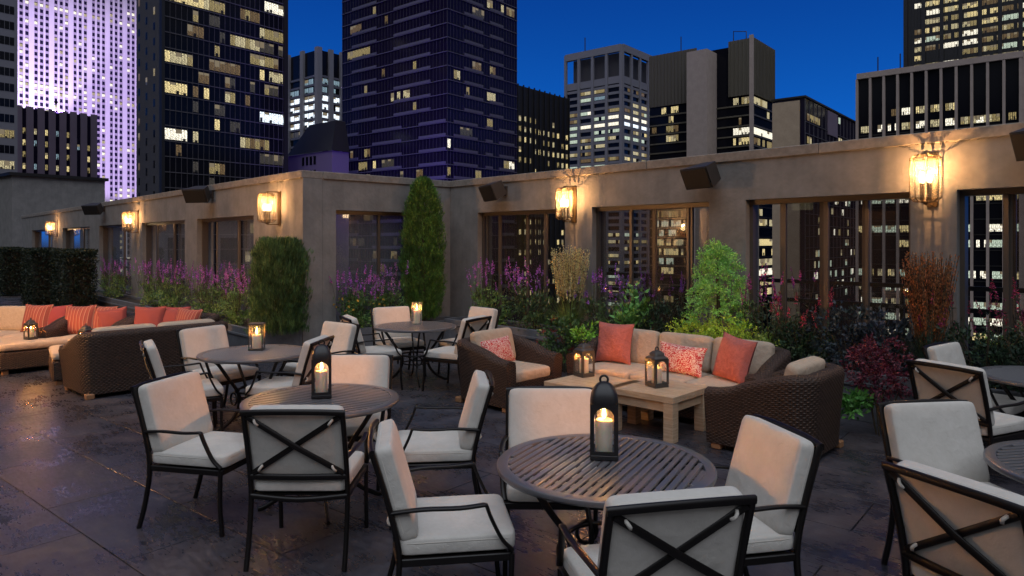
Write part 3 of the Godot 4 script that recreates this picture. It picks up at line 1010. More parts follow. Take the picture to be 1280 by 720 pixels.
# ---------------------------------------------------------------- terrace
func build_floor() -> void:
	var fl := thing("terrace_floor", "dark slate tiled floor of the roof terrace", "floor", Vector3.ZERO, 0, "", "structure")
	var mb := MB.new()
	mb.box(Vector3(-15, -0.165, -3.6), Vector3(44, 0.30, 10.6))
	part(fl, "slab", mb, M.grout)
	# slate tiles, laid half over half on the street grid's line
	var tw := 0.62
	var tl := 1.24
	var gap := 0.009
	var shape := []
	for k in 3:
		var tb := MB.new()
		tb.box(Vector3.ZERO, Vector3(tl - gap, 0.014, tw - gap), Basis(Vector3(0, 0, 1), 0.0007 * (k - 1)), 0.0012)
		shape.append(tb.mesh())
	var bs := Basis(Vector3.UP, deg_to_rad(CITY))
	var o0 := Vector3(-5.15, 0, -1.65)
	rg.seed = 9
	var spots := []
	for j in range(-14, 10):
		for i in range(-26, 12):
			var p := o0 + bs * Vector3((i + 0.5 * (j & 1)) * tl, 0, (j + 0.5) * tw)
			if p.z < -8.3 or p.z > 1.5 or p.x > 4.5 or p.x < -36: continue
			if p.x < RET - 0.6 and p.z < WALL_L - 0.7: continue
			var q := [p, rg.randi() % 3, rg.randi() % 3, rg.randf_range(-0.0006, 0.0006)]
			var dp := depth_of(p)
			var px := 640 + F * p.dot(right) / maxf(dp, 0.1)
			q.append(p.length() + (0.0 if dp > 0.5 and px > -200 and px < 1500 else 100.0))
			spots.append(q)
	spots.sort_custom(func(a, b): return a[4] < b[4])
	var rest := MB.new()
	for k in spots.size():
		var q = spots[k]
		if k < 300:
			var o := part(fl, "tile", shape[q[1]], M.tiles[q[2]], q[0] + Vector3(0, -0.007 + q[3], 0))
			o.rotation.y = deg_to_rad(CITY) + (PI if q[1] == 1 else 0.0)
		else:
			rest.box(q[0] + Vector3(0, -0.007 + q[3], 0), Vector3(tl - gap, 0.014, tw - gap), bs, 0.0012)
	part(fl, "tiles", rest, M.tiles[0]).set_meta("kind", "stuff")

# a screen wall along its own x from 0 to len, face at z = 0, 0.34 thick; openings are [from, to]
func screen_wall(label: String, at: Vector3, yaw: float, ln: float, ops: Array, sill: float, head: float) -> Node3D:
	var w := thing("screen_wall", label, "wall", at, yaw)
	var mb := MB.new()
	var th := 0.34
	var top := TOP - 0.12
	var x := 0.0
	for o in ops:
		if o[0] > x: mb.box(Vector3((x + o[0]) * 0.5, top * 0.5 - 0.01, -th * 0.5), Vector3(o[0] - x, top + 0.02, th))
		mb.box(Vector3((o[0] + o[1]) * 0.5, sill * 0.5 - 0.01, -th * 0.5), Vector3(o[1] - o[0], sill + 0.02, th))
		mb.box(Vector3((o[0] + o[1]) * 0.5, (head + top) * 0.5, -th * 0.5), Vector3(o[1] - o[0], top - head, th))
		x = o[1]
	if x < ln: mb.box(Vector3((x + ln) * 0.5, top * 0.5 - 0.01, -th * 0.5), Vector3(ln - x, top + 0.02, th))
	part(w, "wall", mb, M.stucco)
	# coping stones
	var k := 0.0
	while k < ln - 0.05:
		var e := minf(k + 2.4, ln)
		mb = MB.new()
		mb.box(Vector3((k + e) * 0.5, TOP - 0.06, -th * 0.5 + 0.0), Vector3(e - k - 0.004, 0.12, th + 0.05), Basis.IDENTITY, 0.008)
		part(w, "coping_stone", mb, M.coping)
		k = e
	return w

# bars: [x, width, tan or dark]; panes: [from, to, glass material, z]
func glazing(w: Node3D, o: Array, sill: float, head: float, bars: Array, panes: Array, tone: Material) -> void:
	var h := hub(w, "window")
	var mb := MB.new()
	var hh := head - sill
	mb.box(Vector3((o[0] + o[1]) * 0.5, head - 0.03, -0.16), Vector3(o[1] - o[0], 0.06, 0.12))
	mb.box(Vector3((o[0] + o[1]) * 0.5, sill + 0.025, -0.16), Vector3(o[1] - o[0], 0.05, 0.12))
	for q in [[o[0], 0.022], [o[1] - 0.045, 0.022]]:
		mb.box(Vector3(q[0] + 0.0225, sill + hh * 0.5 - 0.005, -0.16), Vector3(0.045, hh - 0.11, 0.12))
	part(h, "frame", mb, tone)
	for b in bars:
		mb = MB.new()
		mb.box(Vector3(b[0], sill + hh * 0.5 - 0.005, b[3] if b.size() > 3 else -0.15), Vector3(b[1], hh - 0.112, 0.045), Basis.IDENTITY, 0.004)
		part(h, "mullion", mb, b[2])
	for p in panes:
		mb = MB.new()
		mb.box(Vector3((p[0] + p[1]) * 0.5, sill + hh * 0.5 - 0.005, p[3] if p.size() > 3 else -0.17), Vector3(p[1] - p[0], hh - 0.112, 0.006))
		part(h, "pane", mb, p[2])

func build_walls() -> void:
	var sill := 0.42
	var head := 2.35
	# long wall, x from RET to 5
	var xo := RET - 0.34
	var ops := []
	var wpx := [[597, 706], [740, 886], [932, 1138], [1196, 1330]]
	for q in wpx: ops.append([on_z(q[0], WALL_R).x - xo, on_z(q[1], WALL_R).x - xo])
	var w := screen_wall("long stucco screen wall with four tall openings behind the planters", Vector3(xo, 0, WALL_R), 0, 5.6 - xo, ops, sill, head)
	var X := func(px: float): return on_z(px, WALL_R - 0.16).x - xo
	glazing(w, ops[0], sill, head, [[X.call(610), 0.05, M.alu], [X.call(627), 0.055, M.alu, -0.13], [X.call(658), 0.05, M.alu, -0.19], [X.call(684), 0.06, M.alu, -0.13]], [[X.call(611), X.call(627), M.bronze_glass, -0.13], [X.call(627), X.call(658), M.bronze_glass, -0.17], [X.call(658), X.call(684), M.bronze_glass, -0.20]], M.alu)
	glazing(w, ops[1], sill, head, [[X.call(749), 0.06, M.alu], [X.call(791), 0.05, M.alu, -0.13], [X.call(817), 0.055, M.alu, -0.19], [X.call(863), 0.035, M.alu, -0.12], [X.call(867), 0.035, M.alu, -0.13]], [[X.call(750), X.call(791), M.bronze_glass, -0.15], [X.call(791), X.call(817), M.bronze_glass, -0.18], [X.call(817), X.call(866), M.bronze_glass, -0.13], [X.call(867), X.call(885), M.bronze_glass, -0.20]], M.alu)
	glazing(w, ops[2], sill, head, [[X.call(938), 0.04, M.alu], [X.call(981), 0.07, M.alu, -0.13], [X.call(1031), 0.10, M.alu, -0.15], [X.call(1081), 0.07, M.alu, -0.19]], [[X.call(982), X.call(1031), M.bronze_glass, -0.13], [X.call(1031), X.call(1081), M.bronze_glass, -0.17], [X.call(1081), X.call(1136), M.bronze_glass, -0.20]], M.alu)
	glazing(w, ops[3], sill, head, [[X.call(1200), 0.03, M.alu], [X.call(1259), 0.05, M.alu, -0.13], [X.call(1266), 0.06, M.alu, -0.16]], [[X.call(1267), X.call(1328), M.bronze_glass, -0.13]], M.alu)
	# return wall, facing +x
	var z0 := WALL_L - 0.343
	var za: float = on_x(420, RET).z
	var ln := z0 - (WALL_R + 0.003)
	# local x runs towards -z: turn by +90 degrees, starting at the front corner
	w = screen_wall("short return wall beside the tall cypress with one dark opening", Vector3(RET, 0, z0), PI / 2, ln, [[z0 - za, ln - 0.35]], sill, head)
	glazing(w, [z0 - za, ln - 0.35], sill, head, [[z0 - za + 0.9, 0.05, M.alu]], [[z0 - za + 0.045, z0 - za + 0.9, M.reflect_grey_glass], [z0 - za + 0.9, ln - 0.40, M.reflect_grey_glass, -0.19]], M.alu)
	# forward wall, x from -36 to RET
	var xs := -36.0
	ops = []
	for q in [[40, 66], [78, 112], [124, 164], [177, 231], [246, 317]]: ops.append([on_z(q[0], WALL_L).x - xs, on_z(q[1], WALL_L).x - xs])
	w = screen_wall("forward stucco screen wall with a row of narrow openings above flower planters", Vector3(xs, 0, WALL_L), 0, RET - xs, ops, sill, 2.3)
	for i in ops.size():
		var o: Array = ops[i]
		var mid: float = lerpf(o[0], o[1], 0.66)
		var st: float = lerpf(o[0], o[1], 0.26)
		glazing(w, o, sill, 2.3, [[mid, 0.07, M.alu, -0.13], [st, 0.05, M.alu, -0.15]], [[st, mid, M.reflect_grey_glass, -0.14], [mid, o[1] - 0.045, M.reflect_grey_glass, -0.19]], M.alu)
	# hotel wall behind the camera
	w = screen_wall("stucco hotel wall opposite the planters carrying one lantern", Vector3(-9.0, 0, 0.78), PI, 9.0, [], sill, head)
	# balcony rails outside the openings
	for q in [[xo + 0.6, 5.4, WALL_R - 0.75], [xs + 1, RET - 1.2, WALL_L - 0.75]]:
		var r := thing("balcony_rail", "dark metal guard rail outside the %s wall" % ("long" if q[2] < -8 else "forward"), "railing", Vector3(q[0], 0, q[2]))
		var len_r: float = q[1] - q[0]
		for y in [1.32, 1.08, 0.6]:
			var mb := MB.new()
			mb.box(Vector3(len_r * 0.5, y, 0), Vector3(len_r, 0.05, 0.04))
			part(r, "rail", mb, M.black)
		var k := 0
		while k * 1.8 < len_r:
			var mb := MB.new()
			mb.box(Vector3(k * 1.8 + 0.02, 0.5, -0.045), Vector3(0.04, 1.66, 0.04))
			part(r, "post", mb, M.black)
			k += 1
	var led := MB.new()
	led.box(Vector3((RET - 0.4 + 5.6) * 0.5, -0.32, WALL_R - 0.62), Vector3(5.6 - RET + 0.4, 0.06, 0.5))
	led.box(Vector3((xs + RET - 0.5) * 0.5, -0.32, WALL_L - 0.62), Vector3(RET - 0.5 - xs, 0.06, 0.5))
	tag(part(self, "ledge", led, M.grout), "narrow concrete ledge under the guard rails outside the walls", "ledge", "", "structure")

func planter_box(label: String, at: Vector3, size: Vector3) -> void:
	var p := thing("planter_box", label, "planter", at)
	var mb := MB.new()
	var t := 0.05
	mb.box(Vector3(0, size.y * 0.5, size.z * 0.5 - t * 0.5), Vector3(size.x, size.y, t), Basis.IDENTITY, 0.006)
	mb.box(Vector3(0, size.y * 0.5, -size.z * 0.5 + t * 0.5), Vector3(size.x, size.y, t), Basis.IDENTITY, 0.006)
	for s in [-1, 1]: mb.box(Vector3(s * (size.x * 0.5 - t * 0.5), size.y * 0.5, 0), Vector3(t, size.y, size.z - 2 * t))
	part(p, "box", mb, M.planter)
	mb = MB.new()
	mb.box(Vector3(0, size.y - 0.12, size.z * 0.5 + 0.012), Vector3(size.x + 0.02, 0.03, 0.024))
	part(p, "trim", mb, M.planter)
	mb = MB.new()
	mb.box(Vector3(0, size.y - 0.08, 0), Vector3(size.x - 2 * t, 0.04, size.z - 2 * t))
	part(p, "soil", mb, M.soil)

# ---------------------------------------------------------------- lamps
func sconce_model() -> Node3D:
	# local: wall at z = 0, lantern centre at z = 0.24, y measured from the lantern's middle
	var o := thing("wall_lantern", "", "wall lamp", Vector3.ZERO, 0, "wall lanterns")
	var r := 0.15
	var pl := MB.new()
	pl.box(Vector3(0, 0.0, 0.012), Vector3(0.11, 0.60, 0.024), Basis.IDENTITY, 0.006)
	part(o, "back_plate", pl, M.brass)
	for y in [0.285, -0.285]:
		var ab := MB.new()
		ab.tube([Vector3(0, y, 0.02), Vector3(0, y, 0.24)], 0.009, 0.009, 6)
		part(o, "bracket", ab, M.brass)
	var cg := MB.new()
	var oct := func(rad: float, y: float, k: int): return Vector3(rad * cos(TAU * (k + 0.5) / 8), y, 0.24 + rad * sin(TAU * (k + 0.5) / 8))
	for k in 8:
		cg.tube([oct.call(r, -0.21, k), oct.call(r, 0.21, k)], 0.0045, 0.0045, 5)
		for s in [-1.0, 1.0]:
			cg.tube([oct.call(r, 0.21 * s, k), oct.call(r, 0.21 * s, k + 1)], 0.0045, 0.0045, 5)
			cg.tube([oct.call(r, 0.21 * s, k), oct.call(r * 0.68, 0.25 * s, k)], 0.007, 0.007, 5)
			cg.tube([oct.call(r * 0.68, 0.25 * s, k), oct.call(r * 0.68, 0.25 * s, k + 1)], 0.006, 0.006, 5)
	part(o, "cage", cg, M.brass)
	for k in 8:
		var gl := MB.new()
		gl.quad(oct.call(r - 0.006, -0.21, k), oct.call(r - 0.006, -0.21, k + 1), oct.call(r - 0.006, 0.21, k + 1), oct.call(r - 0.006, 0.21, k))
		part(o, "pane", gl, M.warm_glass)
	var cap := MB.new()
	cap.lathe([Vector2(0.0, -0.285), Vector2(0.02, -0.285), Vector2(0.025, -0.268), Vector2(0.055, -0.262), Vector2(0.055, -0.25), Vector2(0, -0.25)], 16, Vector3(0, 0, 0.24))
	cap.lathe([Vector2(0.0, 0.25), Vector2(0.055, 0.25), Vector2(0.055, 0.262), Vector2(0.02, 0.268), Vector2(0.015, 0.29), Vector2(0, 0.295)], 16, Vector3(0, 0, 0.24))
	part(o, "finial", cap, M.brass)
	for k in 4:
		var a := TAU * (k + 0.5) / 4
		var b := Vector3(0.05 * cos(a), 0, 0.24 + 0.05 * sin(a))
		var cs := MB.new()
		cs.tube([b + Vector3(0, -0.24, 0), b + Vector3(0, -0.05, 0)], 0.012, 0.012, 8)
		part(o, "candle_sleeve", cs, M.brass)
		var bl := MB.new()
		bl.lathe([Vector2(0, -0.05), Vector2(0.012, -0.045), Vector2(0.019, -0.005), Vector2(0.016, 0.03), Vector2(0.006, 0.065), Vector2(0, 0.075)], 10, b)
		part(o, "bulb", bl, M.bulb)
	var l := OmniLight3D.new()
	l.name = "lamp_glow"
	l.light_color = Color(1.0, 0.72, 0.44)
	l.light_energy = 0.5; l.omni_range = 30; l.light_size = 0.012; l.omni_attenuation = 2.0; l.shadow_enabled = true
	l.position = Vector3(0, 0.10, 0.24)
	o.add_child(l, true)
	return o

func set_lamp(o: Node3D, e: float) -> void:
	for c in o.get_children():
		if c is OmniLight3D: c.light_energy = e

func build_sconces() -> void:
	var model := sconce_model()
	var first := true
	for q in [[350, WALL_L, 259, "wall lantern on the outer corner of the forward wall above the column shrub", 0.34], [173, WALL_L, 276, "wall lantern on the narrow pier between flower planters of the forward wall", 0.38], [72, WALL_L, 285, "wall lantern on the forward wall above the dark clipped hedge", 0.38], [718, WALL_R, 254, "wall lantern on the long wall above the tan plume grass", 0.38], [1166, WALL_R, 222, "wall lantern on the long wall above the rust coloured grass", 0.42]]:
		var p := on_z(q[0], q[1])
		p.y = high(p, q[2]) - 0.02
		var s: Node3D = model if first else model.duplicate()
		if not first:
			s.name = numbered("wall_lantern", self)
			add_child(s)
		s.position = p
		s.set_meta("label", q[3])
		s.scale = Vector3.ONE * 0.94
		set_lamp(s, q[4])
		first = false
	var s2: Node3D = model.duplicate()
	s2.name = numbered("wall_lantern", self)
	add_child(s2)
	s2.position = Vector3(-11.2, 2.2, 0.78); s2.rotation.y = PI
	s2.set_meta("label", "wall lantern on the hotel wall opposite the planters")
	set_lamp(s2, 8.5)

func speaker(px: float, py: float, wall: float, label: String, wpx: float, turn: float) -> void:
	var p := on_z(px, wall)
	p.y = high(p, py)
	var wd := wpx / F * depth_of(p)
	var o := thing("wall_speaker", label, "speaker", p, 0, "loudspeakers under the coping")
	var br := MB.new()
	br.box(Vector3(0, 0.0, 0.02), Vector3(0.10, 0.16, 0.04))
	br.tube([Vector3(0, 0, 0.03), Vector3(0, 0.0, 0.16)], 0.02, 0.02, 6)
	part(o, "bracket", br, M.speaker)
	# a wedge cabinet tilted down and turned along the terrace
	var bs := Basis(Vector3.UP, turn) * Basis(Vector3.RIGHT, 0.42)
	var c := Vector3(0, 0.0, 0.26)
	var mb := MB.new()
	var hw := wd * 0.5
	var f := [Vector3(-hw, -0.14, 0.13), Vector3(hw, -0.14, 0.13), Vector3(hw, 0.14, 0.13), Vector3(-hw, 0.14, 0.13)]
	var b := [Vector3(-hw * 0.55, -0.12, -0.13), Vector3(hw * 0.55, -0.12, -0.13), Vector3(hw * 0.55, 0.12, -0.13), Vector3(-hw * 0.55, 0.12, -0.13)]
	for k in 4:
		f[k] = c + bs * f[k]; b[k] = c + bs * b[k]
	mb.quad(f[0], f[1], f[2], f[3]); mb.quad(b[1], b[0], b[3], b[2])
	for k in 4: mb.quad(f[k], b[k], b[(k + 1) % 4], f[(k + 1) % 4])
	part(o, "cabinet", mb, M.speaker)
	var g := MB.new()
	g.box(c + bs * Vector3(0, 0, 0.14), Vector3(hw * 1.9, 0.26, 0.016), bs, 0.006)
	part(o, "grille", g, M.grille)

func flame_light(o: Node3D, at: Vector3, e: float) -> void:
	var l := OmniLight3D.new()
	l.name = "flame_glow"
	l.light_color = Color(1.0, 0.62, 0.28)
	l.light_energy = e; l.omni_range = 12; l.light_size = 0.012; l.omni_attenuation = 2.0; l.shadow_enabled = true
	l.position = at
	o.add_child(l, true)

func candle(o: Node3D, y: float, r: float, h: float, e: float) -> void:
	var c := hub(o, "candle", Vector3(0, y, 0))
	var mb := MB.new()
	mb.lathe([Vector2(0, 0), Vector2(r, 0), Vector2(r, h - 0.006), Vector2(r - 0.004, h), Vector2(r * 0.75, h - 0.006), Vector2(0, h - 0.010)], 24)
	part(c, "wax", mb, M.wax)
	mb = MB.new()
	mb.tube([Vector3(0, h - 0.01, 0), Vector3(0.001, h + 0.008, 0)], 0.0012, 0.0012, 5)
	part(c, "wick", mb, M.black)
	mb = MB.new()
	mb.lathe([Vector2(0, h + 0.002), Vector2(0.007, h + 0.008), Vector2(0.0115, h + 0.022), Vector2(0.009, h + 0.042), Vector2(0.004, h + 0.066), Vector2(0, h + 0.088)], 10)
	part(c, "flame", mb, M.flame)
	flame_light(c, Vector3(0, h + 0.022, 0), e)

# a square lantern whose four sides are arched frames; dome tall or low
func arched_lantern(called: String, label: String, w: float, h: float, body: float, cap: Array, m: Material, e: float) -> Node3D:
	var o := thing(called, label, "lantern")
	var hw := w * 0.5
	var base := MB.new()
	base.box(Vector3(0, 0.014, 0), Vector3(w, 0.028, w), Basis.IDENTITY, 0.005)
	part(o, "base", base, m)
	for k in 4:
		var bs := Basis(Vector3.UP, k * PI / 2)
		var mb := MB.new()
		var iw := hw * 0.70
		var y0 := 0.045
		var spring := body - iw
		var inner := []
		var outer := []
		inner.append(Vector2(-iw, y0)); outer.append(Vector2(-hw + 0.001, 0.028))
		inner.append(Vector2(-iw, spring)); outer.append(Vector2(-hw + 0.001, spring))
		for i in range(1, 8):
			var a := PI - PI * i / 8.0
			inner.append(Vector2(iw * cos(a), spring + iw * sin(a)))
			outer.append(Vector2((hw - 0.001) * clampf(cos(a) * 1.5, -1, 1), spring + (body + 0.02 - spring) * clampf(sin(a) * 1.5, 0, 1)))
		inner.append(Vector2(iw, spring)); outer.append(Vector2(hw - 0.001, spring))
		inner.append(Vector2(iw, y0)); outer.append(Vector2(hw - 0.001, 0.028))
		inner.append(Vector2(-iw, y0)); outer.append(Vector2(-hw + 0.001, 0.028))
		for i in inner.size() - 1:
			for z in [hw - 0.001, hw - 0.007]:
				mb.quad(bs * Vector3(outer[i].x, outer[i].y, z), bs * Vector3(outer[i + 1].x, outer[i + 1].y, z), bs * Vector3(inner[i + 1].x, inner[i + 1].y, z), bs * Vector3(inner[i].x, inner[i].y, z))
			mb.quad(bs * Vector3(inner[i].x, inner[i].y, hw - 0.001), bs * Vector3(inner[i + 1].x, inner[i + 1].y, hw - 0.001), bs * Vector3(inner[i + 1].x, inner[i + 1].y, hw - 0.007), bs * Vector3(inner[i].x, inner[i].y, hw - 0.007))
		part(o, "side_frame", mb, m)
		mb = MB.new()
		mb.quad(bs * Vector3(-iw, y0, hw - 0.005), bs * Vector3(iw, y0, hw - 0.005), bs * Vector3(iw, body, hw - 0.005), bs * Vector3(-iw, body, hw - 0.005))
		part(o, "pane", mb, M.glass)
	var dome := MB.new()
	var sq := []
	for q in cap: sq.append(Vector2(q[0] * hw, body + 0.02 + q[1] * (h - body - 0.05)))
	dome.lathe(sq, 32, Vector3.ZERO, 0.45)
	part(o, "dome", dome, m)
	var ring := MB.new()
	ring.torus(Vector3(0, h - 0.022, 0), Basis(Vector3.RIGHT, PI / 2), 0.020, 0.006, 16, 6)
	part(o, "ring_handle", ring, m)
	candle(o, 0.029, w * 0.30, body * 0.62, e)
	return o

# ---------------------------------------------------------------- furniture
func bent(pts: Array, k := 5) -> Array:
	return smooth(pts, k)

func chair_model() -> Node3D:
	var o := thing("dining_chair", "", "chair", Vector3.ZERO, 0, "cushioned dining chairs")
	var hw := 0.272
	var mb: MB
	for s in [-1.0, 1.0]:
		mb = MB.new()
		mb.tube(bent([Vector3(s * hw, 0, -0.325), Vector3(s * hw, 0.18, -0.275), Vector3(s * hw, 0.40, -0.245), Vector3(s * hw, 0.62, -0.285), Vector3(s * hw, 0.885, -0.365)], 4), 0.0135, 0.0145, 8, 0.6)
		part(o, "rear_post", mb, M.metal)
		mb = MB.new()
		mb.tube(bent([Vector3(s * hw, 0, 0.275), Vector3(s * hw, 0.2, 0.258), Vector3(s * hw, 0.405, 0.262)], 3), 0.013, 0.013, 8, 0.6)
		part(o, "leg", mb, M.metal)
		mb = MB.new()
		var a := bent([Vector3(s * hw, 0.615, -0.285), Vector3(s * 0.292, 0.632, -0.14), Vector3(s * 0.300, 0.632, 0.02), Vector3(s * 0.298, 0.640, 0.13)], 4)
		a.append_array(bent([Vector3(s * 0.298, 0.638, 0.142), Vector3(s * 0.293, 0.575, 0.165), Vector3(s * 0.285, 0.475, 0.215), Vector3(s * 0.274, 0.420, 0.265)], 4))
		mb.tube(a, 0.015, 0.009, 8, 0.7)
		part(o, "arm", mb, M.metal)
	# seat frame
	mb = MB.new()
	for s in [-1.0, 1.0]: mb.box(Vector3(s * 0.268, 0.390, 0.008), Vector3(0.022, 0.036, 0.50), Basis.IDENTITY, 0.004)
	mb.box(Vector3(0, 0.390, 0.262), Vector3(0.55, 0.036, 0.022), Basis.IDENTITY, 0.004)
	mb.tube(bent([Vector3(-0.27, 0.392, -0.246), Vector3(0, 0.375, -0.262), Vector3(0.27, 0.392, -0.246)], 4), 0.016, 0.016, 8, 0.6)
	mb.box(Vector3(0, 0.396, 0.0), Vector3(0.51, 0.008, 0.48))
	part(o, "seat_frame", mb, M.metal)
	# back frame: top rail, lower rail, crossed bars
	mb = MB.new()
	mb.tube(bent([Vector3(-0.285, 0.885, -0.365), Vector3(-0.14, 0.893, -0.380), Vector3(0.14, 0.893, -0.380), Vector3(0.285, 0.885, -0.365)], 4), 0.013, 0.017, 8, 0.6)
	part(o, "top_rail", mb, M.metal)
	mb = MB.new()
	mb.tube(bent([Vector3(-hw, 0.505, -0.262), Vector3(0, 0.505, -0.276), Vector3(hw, 0.505, -0.262)], 4), 0.012, 0.018, 8, 0.6)
	part(o, "lower_rail", mb, M.metal)
	for s in [-1.0, 1.0]:
		mb = MB.new()
		mb.tube([Vector3(-s * 0.255, 0.525, -0.268), Vector3(0, 0.695, -0.325 - 0.012 * s), Vector3(s * 0.255, 0.865, -0.362)], 0.008, 0.016, 8, 0.5)
		part(o, "cross_bar", mb, M.metal)
	# cushions
	mb = MB.new()
	mb.cushion(Vector3(0, 0.452, 0.015), Vector3(0.535, 0.095, 0.545), Basis.IDENTITY, 0.34, 0.16)
	var seat := part(o, "seat_cushion", mb, M.cloths[1])
	var lean := Basis(Vector3.RIGHT, deg_to_rad(-106))
	mb = MB.new()
	mb.cushion(Vector3(0, 0.690, -0.258), Vector3(0.535, 0.10, 0.455), lean, 0.36, 0.15)
	var back := part(o, "back_cushion", mb, M.cloths[0])
	# piping round the cushions
	for q in [[seat, Vector3(0, 0.470, 0.015), Basis.IDENTITY, 0.533, 0.543], [back, Vector3(0, 0.690, -0.258) + lean * Vector3(0, 0.018, 0), lean, 0.533, 0.453]]:
		var ring := []
		for i in 41:
			var a := TAU * i / 40
			var cx: float = signf(cos(a)) * pow(absf(cos(a)), 0.16) * q[3] * 0.5
			var cz: float = signf(sin(a)) * pow(absf(sin(a)), 0.16) * q[4] * 0.5
			ring.append(q[1] + q[2] * Vector3(cx * 0.985, 0, cz * 0.985))
		mb = MB.new()
		mb.tube(ring, 0.005, 0.005, 5)
		part(q[0], "piping", mb, M.tie)
	for s in [-1.0, 1.0]:
		for y in [0.0, 1.0]:
			mb = MB.new()
			var c := Vector3(s * lerpf(0.205, 0.205, y), lerpf(0.558, 0.832, y), lerpf(-0.278, -0.354, y))
			mb.torus(c, Basis(Vector3(0, 0, 1), s * (0.98 if y > 0.5 else -0.98)), 0.0185, 0.008, 12, 5)
			part(o, "tie", mb, M.tie)
	return o

func table_model() -> Node3D:
	var o := thing("bistro_table", "", "table", Vector3.ZERO, 0, "round slatted tables")
	var r := 0.535
	var h := 0.73
	var mb := MB.new()
	var rows := []
	for q in [[r - 0.055, h - 0.022], [r - 0.004, h - 0.030], [r, h - 0.020], [r, h - 0.006], [r - 0.006, h], [r - 0.052, h], [r - 0.055, h - 0.004], [r - 0.055, h - 0.022]]:
		rows.append(Vector2(q[0], q[1]))
	mb.lathe(rows, 72)
	part(o, "rim", mb, M.tabletop)
	var n := 23
	var p := (r - 0.05) * 2.0 / n
	for i in n:
		var z := -(r - 0.05) + (i + 0.5) * p
		var l := sqrt(maxf(0.0, pow(r - 0.045, 2) - pow(absf(z) + p * 0.3, 2)))
		if l < 0.05: continue
		mb = MB.new()
		mb.box(Vector3(0, h - 0.009, z), Vector3(l * 2, 0.012, p * 0.64), Basis.IDENTITY, 0.002)
		part(o, "slat", mb, M.tabletop)
	mb = MB.new()
	for s in [-0.26, 0.26]: mb.box(Vector3(s, h - 0.022, 0), Vector3(0.03, 0.014, 0.84))
	mb.lathe([Vector2(0.33, h - 0.045), Vector2(0.345, h - 0.045), Vector2(0.345, h - 0.029), Vector2(0.33, h - 0.029), Vector2(0.33, h - 0.045)], 40)
	part(o, "under_frame", mb, M.metal)
	for k in 4:
		var a := PI / 4 + k * PI / 2
		var d := Vector3(cos(a), 0, sin(a))
		mb = MB.new()
		var pts := []
		for q in [[0.44, h - 0.035], [0.385, 0.66], [0.29, 0.52], [0.205, 0.40], [0.165, 0.30], [0.185, 0.19], [0.26, 0.09], [0.37, 0.025], [0.42, 0.012]]: pts.append(d * q[0] + Vector3(0, q[1], 0))
		mb.tube(bent(pts, 4), 0.011, 0.017, 8, 0.6)
		part(o, "leg", mb, M.metal)
		mb = MB.new()
		mb.torus(d * 0.225 + Vector3(0, 0.30, 0), Basis(d.cross(Vector3.UP), PI / 2) * Basis(Vector3.UP, 0), 0.058, 0.010, 18, 6)
		part(o, "scroll", mb, M.metal)
	mb = MB.new()
	mb.torus(Vector3(0, 0.355, 0), Basis.IDENTITY, 0.185, 0.011, 32, 6)
	mb.torus(Vector3(0, 0.245, 0), Basis.IDENTITY, 0.165, 0.009, 32, 6)
	part(o, "waist_ring", mb, M.metal)
	return o

